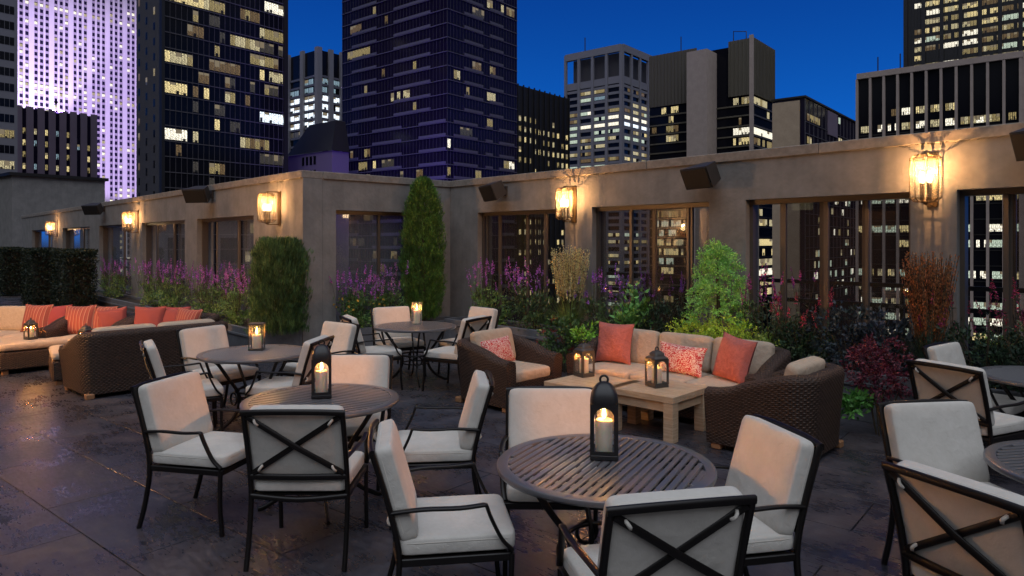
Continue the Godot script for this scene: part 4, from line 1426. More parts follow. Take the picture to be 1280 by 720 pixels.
# U-shaped wicker seat: w wide, d deep, arms ah, back bh; faces +z
func wicker_seat(called: String, label: String, cat: String, at: Vector3, yaw: float, w: float, d: float, ah: float, bh: float, seats: int, cushion_m: Material, backs := true) -> Node3D:
	var o := thing(called, label, cat, at, yaw)
	var th := 0.13
	var hw := w * 0.5
	var hd := d * 0.5
	var path := []
	var rc := 0.22
	for i in 7: path.append(Vector2(-hw, lerpf(hd, -hd + rc, i / 6.0)))
	for i in range(1, 6):
		var a := PI + (PI / 2) * i / 6.0
		path.append(Vector2(-hw + rc + rc * cos(a), -hd + rc + rc * sin(a)))
	for i in 9: path.append(Vector2(lerpf(-hw + rc, hw - rc, i / 8.0), -hd))
	for i in range(1, 6):
		var a := -PI / 2 + (PI / 2) * i / 6.0
		path.append(Vector2(hw - rc + rc * cos(a), -hd + rc + rc * sin(a)))
	for i in 7: path.append(Vector2(hw, lerpf(-hd + rc, hd, i / 6.0)))
	var mb := MB.new()
	var rows := []
	var n := path.size()
	var run := 0.0
	var lens := []
	for i in n:
		if i > 0: run += path[i].distance_to(path[i - 1])
		lens.append(run)
		var tn: Vector2 = (path[mini(i + 1, n - 1)] - path[maxi(i - 1, 0)]).normalized()
		var out := Vector3(-tn.y, 0, tn.x)   # points inwards
		var f := clampf((hd - path[i].y) / (d * 0.92), 0, 1)
		var s := f * f * (3 - 2 * f)
		var hh := lerpf(ah, bh, s) + (0.02 if i > 2 and i < n - 3 else 0.0)
		var p := Vector3(path[i].x, 0, path[i].y)
		var flare := 0.02
		rows.append([p + Vector3(0, 0.05, 0) + out * 0.03, p + Vector3(0, hh * 0.5, 0) + out * 0.01, p + Vector3(0, hh - 0.07, 0) - out * flare, p + Vector3(0, hh - 0.02, 0) - out * (flare - 0.012), p + Vector3(0, hh, 0) + out * th * 0.4, p + Vector3(0, hh - 0.02, 0) + out * (th - 0.012), p + Vector3(0, hh - 0.08, 0) + out * th, p + Vector3(0, 0.10, 0) + out * th])
	var s0 := mb.v.size()
	mb.grid(rows, false)
	var prof := [0.0, 0.3, 0.62, 0.68, 0.76, 0.84, 0.90, 1.4]
	for i in n:
		for j in 8: mb.t[s0 + i * 8 + j] = Vector2(lens[i], prof[j] * bh)
	for e in [0, n - 1]:
		var uvs := []
		for q in rows[e]: uvs.append(Vector2(q.x, q.y))
		mb.poly(rows[e], Vector3(0, 0, 1), uvs)
	var fr := MB.new()
	fr.box(Vector3(0, 0.185, hd - 0.055), Vector3(w - 2 * th + 0.01, 0.25, 0.05))
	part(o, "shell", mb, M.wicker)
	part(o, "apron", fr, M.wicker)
	var deck := MB.new()
	deck.box(Vector3(0, 0.27, 0.03), Vector3(w - 2 * th - 0.01, 0.03, d - th - 0.10))
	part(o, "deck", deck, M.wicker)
	for sx in [-1, 1]:
		for sz in [-1, 1]:
			var ft := MB.new()
			ft.box(Vector3(sx * (hw - 0.08), 0.03, sz * (hd - 0.08)), Vector3(0.09, 0.06, 0.09), Basis.IDENTITY, 0.008)
			part(o, "foot", ft, M.foot)
	var inner := w - 2 * th - 0.01
	var sw := inner / seats
	for k in seats:
		var x := -inner * 0.5 + (k + 0.5) * sw
		var cb := MB.new()
		cb.cushion(Vector3(x, 0.285 + 0.075, 0.055), Vector3(sw - 0.006, 0.15, d - th - 0.03), Basis.IDENTITY, 0.40, 0.14)
		part(o, "seat_cushion", cb, cushion_m)
		if backs:
			cb = MB.new()
			cb.cushion(Vector3(x, 0.61, -hd + th + 0.115), Vector3(sw - 0.01, 0.17, 0.40), Basis(Vector3.RIGHT, deg_to_rad(-104)), 0.5, 0.22)
			part(o, "back_cushion", cb, cushion_m)
	return o

func ottoman(label: String, at: Vector3, yaw: float, w: float, d: float) -> Node3D:
	var o := thing("wicker_ottoman", label, "ottoman", at, yaw)
	var mb := MB.new()
	mb.box(Vector3(0, 0.185, 0), Vector3(w, 0.25, d), Basis.IDENTITY, 0.02)
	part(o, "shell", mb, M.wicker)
	mb = MB.new()
	mb.cushion(Vector3(0, 0.37, 0), Vector3(w + 0.01, 0.125, d + 0.01), Basis.IDENTITY, 0.40, 0.14)
	part(o, "seat_cushion", mb, M.tan_cloth)
	for sx in [-1, 1]:
		for sz in [-1, 1]:
			mb = MB.new()
			mb.box(Vector3(sx * (w * 0.5 - 0.08), 0.03, sz * (d * 0.5 - 0.08)), Vector3(0.07, 0.06, 0.07))
			part(o, "foot", mb, M.foot)
	return o

func throw_pillow(label: String, m: Material, at: Vector3, yaw: float, lean: float, w: float, h: float, th := 0.16, roll := 0.0) -> void:
	var mb := MB.new()
	mb.pillow(Vector3.ZERO, w, h, th)
	var o := part(self, "throw_pillow", mb, m, at)
	o.basis = Basis(Vector3.UP, yaw) * Basis(Vector3.RIGHT, -lean) * Basis(Vector3(0, 0, 1), roll)
	tag(o, label, "pillow", "throw pillows on the wicker seats")

func timber_table(label: String, at: Vector3, yaw: float, w: float, d: float) -> Node3D:
	var o := thing("coffee_table", label, "coffee table", at, yaw)
	var h := 0.42
	var n := 5
	for i in n:
		var mb := MB.new()
		mb.box(Vector3(0, h - 0.03, -d * 0.5 + (i + 0.5) * d / n), Vector3(w, 0.06, d / n - 0.003), Basis.IDENTITY, 0.003)
		part(o, "plank", mb, M.teak)
	for sx in [-1, 1]:
		for sz in [-1, 1]:
			var mb := MB.new()
			mb.box(Vector3(sx * (w * 0.5 - 0.055), (h - 0.061) * 0.5, sz * (d * 0.5 - 0.055)), Vector3(0.10, h - 0.061, 0.10), Basis.IDENTITY, 0.004)
			part(o, "leg", mb, M.teak)
	for sz in [-1, 1]:
		var mb := MB.new()
		mb.box(Vector3(0, h - 0.105, sz * (d * 0.5 - 0.045)), Vector3(w - 0.212, 0.085, 0.03))
		part(o, "apron", mb, M.teak)
	for sx in [-1, 1]:
		var mb := MB.new()
		mb.box(Vector3(sx * (w * 0.5 - 0.045), h - 0.105, 0), Vector3(0.03, 0.085, d - 0.212))
		part(o, "apron", mb, M.teak)
	return o

func build_furniture() -> void:
	# tables
	var tb := table_model()
	var T := {}
	for q in [["A", 756, 578, 1.9, "round slatted table with a tall lantern beside the timber coffee tables"], ["B", 402, 498, 0.4, "round slatted table with a tall lantern before the wicker sofa back"], ["C", 319, 440, 0.9, "round slatted table with a square glass lantern near the column shrub"], ["D", 519, 407, 0.3, "round slatted table with a candle glass in front of the cypress"], ["E", 1318, 471, 0.8, "round slatted table beside the burgundy shrub, partly out of view"], ["F", 1397, 588, 1.0, "round slatted table near the wide open floor, mostly out of view"]]:
		var p := on_y(q[1], q[2], 0.73)
		p.y = 0
		T[q[0]] = p
		var o: Node3D
		if q[0] == "A":
			o = tb
			o.position = p
			o.rotation.y = q[3]
			o.set_meta("label", q[4])
		else:
			o = copy_of(tb, "bistro_table", q[4], p, q[3])
	# chairs: back centre by pixel and depth, facing across / towards the camera
	var ch := chair_model()
	var first := true
	for q in [
		[-0.30, 3.44, 0.985, -0.15, "dining chair seen in profile at the lantern table by the coffee tables"],
		[0.24, 4.08, -0.02, 1.0, "dining chair tucked behind the lantern table with its cushion facing away from the coffee tables"],
		[1.00, 3.42, -0.98, 0.20, "dining chair beside the wicker armchair, at the lantern table by the coffee tables"],
		[0.53, 2.86, -0.21, -0.98, "dining chair showing its crossed back bars at the lantern table by the coffee tables"],
		[-2.0, 4.68, 0.975, 0.22, "dining chair nearest the wicker sofa at the table before the sofa back"],
		[-1.20, 4.22, 0.0, -1.0, "dining chair showing its full crossed back at the table before the sofa back"],
		[-1.25, 5.38, 0.02, 1.0, "dining chair behind the tall lantern at the table before the sofa back"],
		[-0.52, 4.76, -0.985, 0.10, "dining chair between the two lantern tables, facing the table before the sofa back"],
		[-3.02, 6.55, 0.86, -0.50, "dining chair with its back to the wicker sofa at the table near the column shrub"],
		[-3.06, 7.42, 0.85, 0.50, "dining chair at the sofa corner by the table near the column shrub"],
		[-2.15, 7.75, -0.62, 0.78, "dining chair against the lime shrub at the table near the column shrub"],
		[-2.16, 6.72, -0.99, -0.10, "dining chair half hidden by the tall lantern at the table near the column shrub"],
		[-1.72, 8.80, 0.90, -0.44, "dining chair with its crossed back to the column shrub at the cypress table"],
		[-1.55, 9.66, 0.50, 0.86, "dining chair under the flowering planter at the cypress table"],
		[-0.72, 8.72, -0.88, -0.48, "dining chair showing its crossed back beside the wicker armchair at the cypress table"],
		[-0.62, 9.62, -0.72, 0.70, "dining chair by the long planter at the cypress table"],
		[4.05, 6.05, 0.60, 0.80, "dining chair between the burgundy shrub and the rust grass planter"],
		[3.55, 5.42, 0.90, -0.43, "dining chair showing its crossed back just before the burgundy shrub"],
		[2.42, 3.70, 0.14, 0.99, "dining chair facing the open floor with its whole back cushion in view"],
		[2.01, 2.84, 0.92, -0.39, "dining chair with crossed back and a lamplit rear at the open floor edge"]]:
		var p := cam(q[0], q[1])
		var y := yaw_to(q[2], q[3])
		if first:
			ch.position = p; ch.rotation.y = y; ch.set_meta("label", q[4])
			first = false
		else: copy_of(ch, "dining_chair", q[4], p, y)
	# wicker group in the middle
	var u := Vector3(-1, 0, 0).rotated(Vector3.UP, deg_to_rad(4))
	var nn := Vector3(0, 0, -1).rotated(Vector3.UP, deg_to_rad(4))
	var yw := deg_to_rad(4.0)
	var g1 := cam(-0.03, 7.42) + u * 0.46 + nn * 0.44
	wicker_seat("wicker_armchair", "brown wicker armchair with a printed red cushion beside the cypress table chairs", "armchair", g1, PI / 2 + yw, 0.90, 0.90, 0.56, 0.70, 1, M.tan_cloth)
	var g3 := cam(2.38, 5.60) + u * 0.46 + nn * 0.46
	wicker_seat("wicker_armchair", "brown wicker armchair turned away, its rounded back near the burgundy shrub", "armchair", g3, -PI / 2 + yw, 0.92, 0.92, 0.54, 0.72, 1, M.tan_cloth)
	var sc := on_y(868, 425, 0.72)
	sc = Vector3(sc.x, 0, sc.z) - nn * 0.42
	var sofa := wicker_seat("wicker_sofa", "brown wicker sofa with tan cushions in front of the lime shrubs", "sofa", sc, yw, 2.25, 0.92, 0.56, 0.72, 3, M.tan_cloth)
	# coffee tables
	var ca := cam(1.45, 6.34) + u * 0.36 + nn * 0.34
	timber_table("timber coffee table with a lit lantern before the wicker sofa", ca, yw, 0.72, 0.68)
	var cb := cam(0.32, 7.10) - u * 0.36 + nn * 0.34
	timber_table("timber coffee table with a lit lantern next to the printed armchair", cb, yw, 0.72, 0.68)
	# pillows of the middle group
	var sp := func(px: float, py: float, h: float): return on_y(px, py, h)
	throw_pillow("plain coral square pillow at the planter end of the wicker sofa", M.coral, sc + u * 0.78 + Vector3(0, 0.66, 0) - nn * 0.02, yw + 0.10, 0.22, 0.47, 0.47, 0.17)
	throw_pillow("plain coral square pillow leaning into the sofa arm", M.coral, sc - u * 0.72 + Vector3(0, 0.65, 0) - nn * 0.10, yw - 0.35, 0.25, 0.47, 0.47, 0.17, -0.12)
	throw_pillow("printed red lumbar pillow in the middle of the wicker sofa", M.printed, sc - u * 0.12 + Vector3(0, 0.58, 0) - nn * 0.10, yw + 0.02, 0.30, 0.56, 0.32, 0.15, -0.05)
	throw_pillow("printed red lumbar pillow on the armchair beside the cypress table chairs", M.printed, g1 + Vector3(0, 0.57, 0) + u * 0.12 - nn * 0.02, PI / 2 + yw, 0.32, 0.50, 0.32, 0.15, 0.06)
	throw_pillow("printed red pillow inside the armchair that is turned away", M.printed, g3 + Vector3(0, 0.58, 0) - u * 0.10 + nn * 0.16, -PI / 2 + yw, 0.30, 0.42, 0.34, 0.14, 0.0)
	# the lounge by the hedge
	var l1 := cam(-4.95, 8.0) + u * 0.46 + nn * 0.95
	wicker_seat("wicker_sofa", "dark wicker sofa seen from behind on the open floor", "sofa", l1, -PI / 2 + yw, 1.75, 0.92, 0.56, 0.76, 2, M.tan_cloth)
	throw_pillow("rose pillow on the near arm end of the sofa seen from behind", M.rose, l1 - nn * 0.60 + u * 0.05 + Vector3(0, 0.58, 0), -PI / 2 + yw + 0.5, 0.5, 0.46, 0.44, 0.16)
	var k := 0
	var lounge := []
	for q in [[-5.12, 10.45, "wicker loveseat heaped with plain coral pillows behind the sofa back"], [-6.30, 10.6, "wicker loveseat with two striped coral pillows in front of the hedge"], [-7.62, 10.95, "wicker loveseat with tan back cushions and one striped pillow in front of the hedge"]]:
		var p := cam(q[0], q[1])
		wicker_seat("wicker_loveseat", q[2], "loveseat", p, yaw_to(-0.12, 1.0), [1.3, 1.05, 1.5][k], 0.90, 0.56, 0.72, 2, M.tan_cloth, k == 2)
		lounge.append(p)
		k += 1
	var yl := yaw_to(-0.12, 1.0)
	var f := Basis(Vector3.UP, yl)
	for q in [[0, -0.32, 0.02, M.brick_red, 0.50, "plain coral pillow standing upright on the heaped loveseat", 0.05], [0, 0.06, -0.06, M.brick_red, 0.44, "plain coral pillow second in the heaped loveseat", 0.25], [0, 0.30, 0.02, M.striped, 0.44, "striped coral pillow leaning in the heaped loveseat", -0.30], [0, -0.05, -0.18, M.rose, 0.46, "rose pillow behind the coral ones of the heaped loveseat", 0.0], [1, -0.28, 0.0, M.striped, 0.50, "large striped coral pillow on the loveseat before the hedge", 0.1], [1, 0.02, -0.08, M.striped, 0.48, "striped pillow behind the large striped one", -0.1], [1, 0.30, 0.04, M.brick_red, 0.42, "coral pillow tipped sideways on the striped loveseat", 0.6], [2, 0.22, 0.02, M.striped, 0.48, "striped coral pillow on the tan cushioned loveseat", 0.0], [2, 0.50, -0.05, M.rose, 0.44, "rose pillow at the arm of the tan cushioned loveseat", 0.2]]:
		throw_pillow(q[5], q[3], lounge[q[0]] + f * Vector3(q[1], 0.64, q[2] - 0.06), yl + q[6] * 0.5, 0.25, q[4], q[4] * 0.92, 0.17, q[6] * 0.25)
	var o1 := cam(-6.75, 9.95) + u * 0.4
	ottoman("wicker ottoman with a tan cushion at the edge of the lounge", o1, yw, 0.95, 0.85)
	var o2 := cam(-5.75, 9.45)
	ottoman("wicker ottoman with a tan cushion between the loveseats and the sofa back", o2, yw - 0.2, 0.85, 0.75)
	# lanterns
	var tall_cap := [[1.0, 0.0], [0.99, 0.12], [0.93, 0.36], [0.78, 0.62], [0.52, 0.85], [0.22, 0.97], [0.0, 1.0]]
	var hip_cap := [[1.08, 0.0], [1.08, 0.12], [0.80, 0.30], [0.72, 0.34], [0.72, 0.60], [0.45, 0.85], [0.20, 0.95], [0.0, 1.0]]
	var la := arched_lantern("candle_lantern", "tall black domed lantern on the slatted table by the coffee tables", 0.142, 0.415, 0.262, tall_cap, M.lantern, 0.17)
	la.position = on_y(755, 571, 0.73); la.rotation.y = deg_to_rad(TH) - 0.12
	la.set_meta("group", "lit candle lanterns")
	copy_of(la, "candle_lantern", "tall black domed lantern on the slatted table before the sofa back", on_y(402, 496, 0.73), deg_to_rad(TH) + 0.25, 0.97)
	var lb := arched_lantern("hip_lantern", "dark lantern with stepped roof on the coffee table before the sofa", 0.165, 0.385, 0.255, hip_cap, M.pewter, 0.17)
	lb.position = on_y(821, 483, 0.42); lb.rotation.y = deg_to_rad(TH) + 0.45
	lb.set_meta("group", "lit candle lanterns")
	copy_of(lb, "hip_lantern", "dark lantern with stepped roof on the coffee table next to the printed armchair", on_y(730, 470, 0.42), deg_to_rad(TH) + 0.55, 0.98)
	copy_of(lb, "hip_lantern", "dark lantern on the ottoman cushion at the edge of the lounge", Vector3(o1.x, 0.432, o1.z) + u * -0.2, 0.3, 0.8)
	copy_of(lb, "hip_lantern", "dark lantern on the ottoman cushion behind the sofa back", Vector3(o2.x, 0.432, o2.z) - u * 0.1, 0.5, 0.8)
	# square glass lantern and candle glass
	var lc := thing("glass_lantern", "small square glass lantern with flat lid on the table near the column shrub", "lantern", on_y(321, 437, 0.73), deg_to_rad(TH) + 0.15, "lit candle lanterns")
	var mb := MB.new()
	mb.box(Vector3(0, 0.008, 0), Vector3(0.14, 0.016, 0.14)); part(lc, "base", mb, M.pewter)
	mb = MB.new()
	mb.box(Vector3(0, 0.262, 0), Vector3(0.145, 0.018, 0.145), Basis.IDENTITY, 0.003); part(lc, "lid", mb, M.pewter)
	for sx in [-1, 1]:
		for sz in [-1, 1]:
			mb = MB.new()
			mb.box(Vector3(sx * 0.064, 0.134, sz * 0.064), Vector3(0.009, 0.237, 0.009)); part(lc, "post", mb, M.pewter)
	for kk in 4:
		var bs := Basis(Vector3.UP, kk * PI / 2)
		mb = MB.new()
		mb.quad(bs * Vector3(-0.06, 0.017, 0.064), bs * Vector3(0.06, 0.017, 0.064), bs * Vector3(0.06, 0.253, 0.064), bs * Vector3(-0.06, 0.253, 0.064)); part(lc, "pane", mb, M.glass)
	candle(lc, 0.017, 0.045, 0.135, 0.10)
	var ld := thing("candle_glass", "open glass cylinder with a lit pillar candle on the cypress table", "candle holder", on_y(521, 405, 0.73), 0, "lit candle lanterns")
	mb = MB.new()
	mb.lathe([Vector2(0, 0), Vector2(0.066, 0), Vector2(0.068, 0.01), Vector2(0.068, 0.29), Vector2(0.065, 0.29), Vector2(0.065, 0.012), Vector2(0, 0.012)], 28)
	part(ld, "cylinder", mb, M.glass)
	candle(ld, 0.013, 0.042, 0.17, 0.12)

# ---------------------------------------------------------------- plants
func green(r: float, g: float, b: float, j := 0.35) -> Color:
	var k := 1.6 + rg.randf_range(-j, j) * 1.3
	return Color(r * k * rg.randf_range(0.85, 1.15), g * k, b * k * rg.randf_range(0.8, 1.2))

func dirn() -> Vector3:
	var z := rg.randf_range(-1, 1)
	var a := rg.randf() * TAU
	var q := sqrt(1 - z * z)
	return Vector3(q * cos(a), z, q * sin(a))

func plant(called: String, label: String, at: Vector3, cat := "plant", group := "") -> Node3D:
	return thing(called, label, cat, at, 0, group)

func stems(o: Node3D, n: int, r: float, h: float, th := 0.008) -> void:
	var mb := MB.new()
	for i in n:
		var a := TAU * i / n + rg.randf()
		var d := Vector3(cos(a), 0, sin(a))
		mb.tube([d * r * 0.15, d * r * 0.3 + Vector3(0, h * 0.5, 0), d * r * 0.6 + Vector3(0, h, 0)], th, th, 5, 1.0, [1.0, 0.8, 0.5])
	part(o, "stem", mb, M.stem)

# clumped leaves inside a set of lobes [centre, radius vector, count]
func leafy(o: Node3D, called: String, lobes: Array, size: float, wd: float, c: Array, up := 0.35, jit := 0.35) -> void:
	var mb := MB.new()
	mb.tinted = true
	for q in lobes:
		var ctr: Vector3 = q[0]
		var rad: Vector3 = q[1]
		var nclump: int = maxi(4, int(q[2] / 14.0))
		for k in nclump:
			var cd := dirn()
			var cp := ctr + cd * rad * pow(rg.randf(), 0.4)
			var base := green(c[0], c[1], c[2], jit)
			for i in 14:
				var d := (dirn() + cd * 0.8 + Vector3.UP * up).normalized()
				mb.col = base * rg.randf_range(0.8, 1.2)
				mb.leaf(cp + dirn() * size * rg.randf_range(0.2, 1.5), d, dirn(), size * rg.randf_range(0.6, 1.3), wd * rg.randf_range(0.7, 1.2))
	part(o, called, mb, M.leaf)

# upright sprays following a column whose radius is r(f)
func sprays(o: Node3D, called: String, h: float, rad: Callable, n: int, ln: float, wd: float, c: Array, lean: float, y0 := 0.0) -> void:
	var mb := MB.new()
	mb.tinted = true
	var ns := FastNoiseLite.new()
	ns.seed = rg.randi() % 999; ns.frequency = 2.6
	for i in n:
		var f := rg.randf()
		var a := rg.randf() * TAU
		var d := Vector3(cos(a), 0, sin(a))
		var y := y0 + f * h
		var bump: float = 1.0 + 0.34 * ns.get_noise_3d(d.x * 0.6, y * 0.9, d.z * 0.6) + 0.26 * ns.get_noise_3d(d.x * 1.6, y * 1.3, d.z * 1.6)
		var r: float = rad.call(f) * bump * pow(rg.randf(), 0.28) * (1.0 if rg.randf() < 0.97 else 1.12)
		var p := d * r + Vector3(0, y, 0)
		var base := green(c[0], c[1], c[2], 0.4) * clampf(1.0 + 1.1 * ns.get_noise_3d(d.x * 1.1 + 7.0, y * 1.2, d.z * 1.1), 0.45, 1.7)
		for k in 4:
			mb.col = base * rg.randf_range(0.85, 1.15)
			var dd := (Vector3.UP * lean + d * rg.randf_range(0.1, 0.9) + dirn() * 0.5).normalized()
			mb.leaf(p + dirn() * ln * 0.4, dd, dirn(), ln * rg.randf_range(0.6, 1.3), wd, 0.1)
	part(o, called, mb, M.leaf)

func flower_clump(label: String, at: Vector3, r: float, h: float, nf: int, pc: Array, lc := [0.045, 0.085, 0.025], yellow := false) -> void:
	var o := plant("flowering_plant", label, at, "flowers", "flowering plants in the planters")
	stems(o, 7, r, h * 0.55)
	leafy(o, "foliage", [[Vector3(0, h * 0.26, 0), Vector3(r, h * 0.28, minf(r, 0.30)), 900], [Vector3(r * 0.4, h * 0.12, 0.1), Vector3(r * 0.5, h * 0.14, 0.24), 260], [Vector3(-r * 0.5, h * 0.38, 0), Vector3(r * 0.45, h * 0.22, 0.22), 260]], 0.055, 0.024, lc, 0.5)
	var st := MB.new()
	var fl := MB.new()
	fl.tinted = true
	for i in int(nf * 1.5):
		var p := Vector3(rg.randf_range(-r, r), h * rg.randf_range(0.25, 0.4), rg.randf_range(-0.22, 0.26))
		var tip := p + Vector3(rg.randf_range(-0.14, 0.14), h * rg.randf_range(0.34, 0.68), rg.randf_range(-0.10, 0.14))
		st.tube([p, (p + tip) * 0.5 + Vector3(rg.randf_range(-0.02, 0.02), 0, 0), tip], 0.0025, 0.0025, 4)
		var dd := (tip - p).normalized()
		var sl := rg.randf_range(0.10, 0.22)
		var base := green(pc[0], pc[1], pc[2], 0.35)
		for k in 26:
			var f := rg.randf()
			fl.col = base * rg.randf_range(0.7, 1.4)
			var sd := (dirn() + dd * 0.2).normalized()
			fl.leaf(tip - dd * sl * f, sd, dirn(), 0.022 * (0.5 + f), 0.014)
		for k in 3:
			fl.col = green(lc[0], lc[1], lc[2])
			fl.leaf(p.lerp(tip, rg.randf_range(0.1, 0.7)), (dirn() + Vector3.UP * 0.5).normalized(), dirn(), 0.07, 0.016)
	if yellow:
		for i in 9:
			var p := Vector3(rg.randf_range(-r, r), h * rg.randf_range(0.3, 0.5), rg.randf_range(0.12, 0.32))
			for k in 14:
				fl.col = green(0.55, 0.33, 0.05, 0.2)
				fl.leaf(p, (dirn() + Vector3.UP * 0.3).normalized(), dirn(), 0.028, 0.016)
	part(o, "flower_stalks", st, M.stem)
	part(o, "blossoms", fl, M.leaf)

func plume_grass(label: String, at: Vector3, h: float, spread: float, plume: Array, blade: Array, n: int, fullness: float) -> void:
	var o := plant("plume_grass", label, at, "grass clump")
	var mb := MB.new()
	mb.tinted = true
	for i in 520:
		var a := rg.randf() * TAU
		var d := (Vector3(cos(a), 0, sin(a)) * rg.randf_range(0.05, 0.55) + Vector3.UP).normalized()
		mb.col = green(blade[0], blade[1], blade[2], 0.4)
		mb.blade(Vector3(cos(a), 0, sin(a)) * rg.randf() * 0.07, d, h * rg.randf_range(0.35, 0.72), 0.009, rg.randf_range(0.1, 0.5), 5)
	part(o, "blades", mb, M.leaf)
	var st := MB.new()
	var pl := MB.new()
	pl.tinted = true
	for i in n:
		var a := rg.randf() * TAU
		var rr := rg.randf()
		var d := (Vector3(cos(a), 0, sin(a)) * spread * rr + Vector3.UP).normalized()
		var p := Vector3(cos(a), 0, sin(a)) * 0.05 * rg.randf()
		var ln := h * rg.randf_range(0.72, 1.0)
		var tip := p + d * ln
		st.tube([p, (p + tip) * 0.5, tip], 0.0022, 0.0022, 4)
		var base := green(plume[0], plume[1], plume[2], 0.3)
		var sl := ln * fullness
		for k in 46:
			var f := rg.randf()
			pl.col = base * rg.randf_range(0.75, 1.3)
			pl.leaf(tip - d * sl * f, (d * 1.6 + dirn() * 0.7).normalized(), dirn(), 0.035 * (0.6 + 0.6 * f), 0.014, 0.0)
	part(o, "stalks", st, M.stem)
	part(o, "plumes", pl, M.leaf)

func build_plants() -> void:
	rg.seed = 2024
	var zr := WALL_R + 0.33
	# planter boxes
	planter_box("long blue-grey planter along the foot of the long wall", Vector3((RET + 0.62 + 5.2) * 0.5, 0, WALL_R + 0.315), Vector3(5.2 - RET - 0.62, 0.50, 0.62))
	planter_box("blue-grey planter at the foot of the return wall under the cypress", Vector3(RET + 0.30, 0, (WALL_L + WALL_R) * 0.5 - 0.1), Vector3(0.59, 0.46, 2.5))
	planter_box("stone grey planter along the forward wall filled with purple flowers", Vector3((-26.0 + RET) * 0.5, 0, WALL_L + 0.315), Vector3(26.0 + RET, 0.46, 0.62))
	var onr := func(px: float, dz := 0.0): return on_z(px, zr + dz) + Vector3(0, 0.44, 0)
	# along the long wall
	flower_clump("purple spike flowers over bright leaves nearest the inner wall corner", onr.call(613), 0.42, 1.10, 18, [0.34, 0.09, 0.38], [0.09, 0.16, 0.04])
	flower_clump("purple spike flowers over dark leaves beside the tan plume grass", onr.call(664), 0.45, 1.10, 26, [0.36, 0.10, 0.42], [0.05, 0.085, 0.028])
	flower_clump("violet spike flowers below the two-sash opening", onr.call(752), 0.40, 1.02, 24, [0.28, 0.08, 0.42], [0.06, 0.10, 0.035])
	flower_clump("dark violet flowers between the glossy-leaved plant and the cone tree", onr.call(828), 0.36, 1.05, 14, [0.12, 0.03, 0.22], [0.022, 0.04, 0.02])
	flower_clump("magenta spike flowers beside the cone tree under the long opening", onr.call(962), 0.40, 1.15, 16, [0.30, 0.04, 0.20], [0.03, 0.05, 0.02])
	flower_clump("crimson flowering plant under the long opening by the lime shrubs", onr.call(1000), 0.36, 0.85, 14, [0.34, 0.03, 0.06], [0.025, 0.045, 0.02])
	flower_clump("dark crimson flowers under the opening past the rust grass", onr.call(1232), 0.55, 1.0, 22, [0.22, 0.02, 0.06], [0.02, 0.04, 0.022])
	flower_clump("dim leafy flowers at the end of the long planter", onr.call(1300), 0.55, 1.0, 14, [0.18, 0.02, 0.08], [0.02, 0.04, 0.022])
	plume_grass("tall tan plume grass in the long planter", onr.call(712, 0.10), 1.34, 0.25, [0.64, 0.50, 0.25], [0.16, 0.22, 0.06], 320, 0.48)
	plume_grass("tall rust brown plume grass beneath the wall lantern", onr.call(1161, 0.05), 1.30, 0.20, [0.28, 0.10, 0.035], [0.03, 0.055, 0.035], 260, 0.62)
	# glossy broad leaves
	var o := plant("broadleaf_plant", "upright glossy green plant in the long planter", onr.call(797, 0.15))
	stems(o, 4, 0.12, 0.6)
	leafy(o, "foliage", [[Vector3(0.02, 0.52, 0.05), Vector3(0.13, 0.38, 0.13), 260], [Vector3(-0.12, 0.25, 0.1), Vector3(0.16, 0.24, 0.15), 200]], 0.11, 0.05, [0.10, 0.22, 0.05], 0.6)
	# the cone tree: tiers of dense green over a short trunk
	o = plant("cone_tree", "bright green cone shaped dwarf conifer in the long planter", onr.call(897, 0.05), "tree")
	var tk := MB.new()
	tk.tube([Vector3(0, 0, 0), Vector3(0.02, 0.4, 0), Vector3(-0.01, 1.2, 0)], 0.03, 0.03, 7, 1.0, [1.2, 1.0, 0.4])
	part(o, "trunk", tk, M.stem)
	var lobes := []
	for i in 26:
		var f := (i + 0.5) / 26.0
		var a := i * 2.4
		var rr := 0.36 * pow(1 - f, 0.55) + 0.06
		lobes.append([Vector3(cos(a) * rr * 0.75, 0.42 + f * 0.92, sin(a) * rr * 0.75), Vector3(0.16, 0.10, 0.16) * (1.1 - 0.5 * f), 330])
	leafy(o, "crown", lobes, 0.034, 0.014, [0.21, 0.42, 0.09], 0.2, 0.3)
	# lime shrubs at its foot
	for q in [[868, 0.24, 0.34, 0.52, "rounded lime green shrub at the foot of the cone tree"], [912, 0.30, 0.36, 0.52, "spreading yellow-green shrub beside the cone tree trunk"], [948, 0.20, 0.28, 0.38, "small mid-green shrub past the yellow-green one"]]:
		o = plant("lime_shrub", q[4], onr.call(q[0], q[1]), "shrub")
		stems(o, 5, q[2] * 0.5, 0.25)
		var yl := 1.0 if q[0] != 948 else 0.55
		leafy(o, "foliage", [[Vector3(0, q[3] * 0.45, 0), Vector3(q[2], q[3] * 0.5, 0.28), 1700], [Vector3(q[2] * 0.5, q[3] * 0.25, 0.1), Vector3(q[2] * 0.6, q[3] * 0.35, 0.2), 600]], 0.042, 0.016, [0.36 * yl, 0.46 * yl, 0.05], 0.3, 0.25)
	# coleus by the armchair
	o = plant("coleus_shrub", "red and green leaved bush at the foot of the tan plume grass", on_z(706, WALL_R + 0.82), "shrub")
	stems(o, 7, 0.3, 0.6)
	leafy(o, "foliage", [[Vector3(0, 0.40, 0), Vector3(0.46, 0.42, 0.26), 1300]], 0.06, 0.028, [0.045, 0.085, 0.02], 0.4)
	leafy(o, "red_leaves", [[Vector3(0, 0.45, 0.03), Vector3(0.48, 0.42, 0.28), 380]], 0.036, 0.018, [0.15, 0.022, 0.015], 0.4)
	leafy(o, "bright_leaves", [[Vector3(0.42, 0.62, 0.05), Vector3(0.16, 0.16, 0.16), 260]], 0.06, 0.03, [0.16, 0.32, 0.03], 0.5)
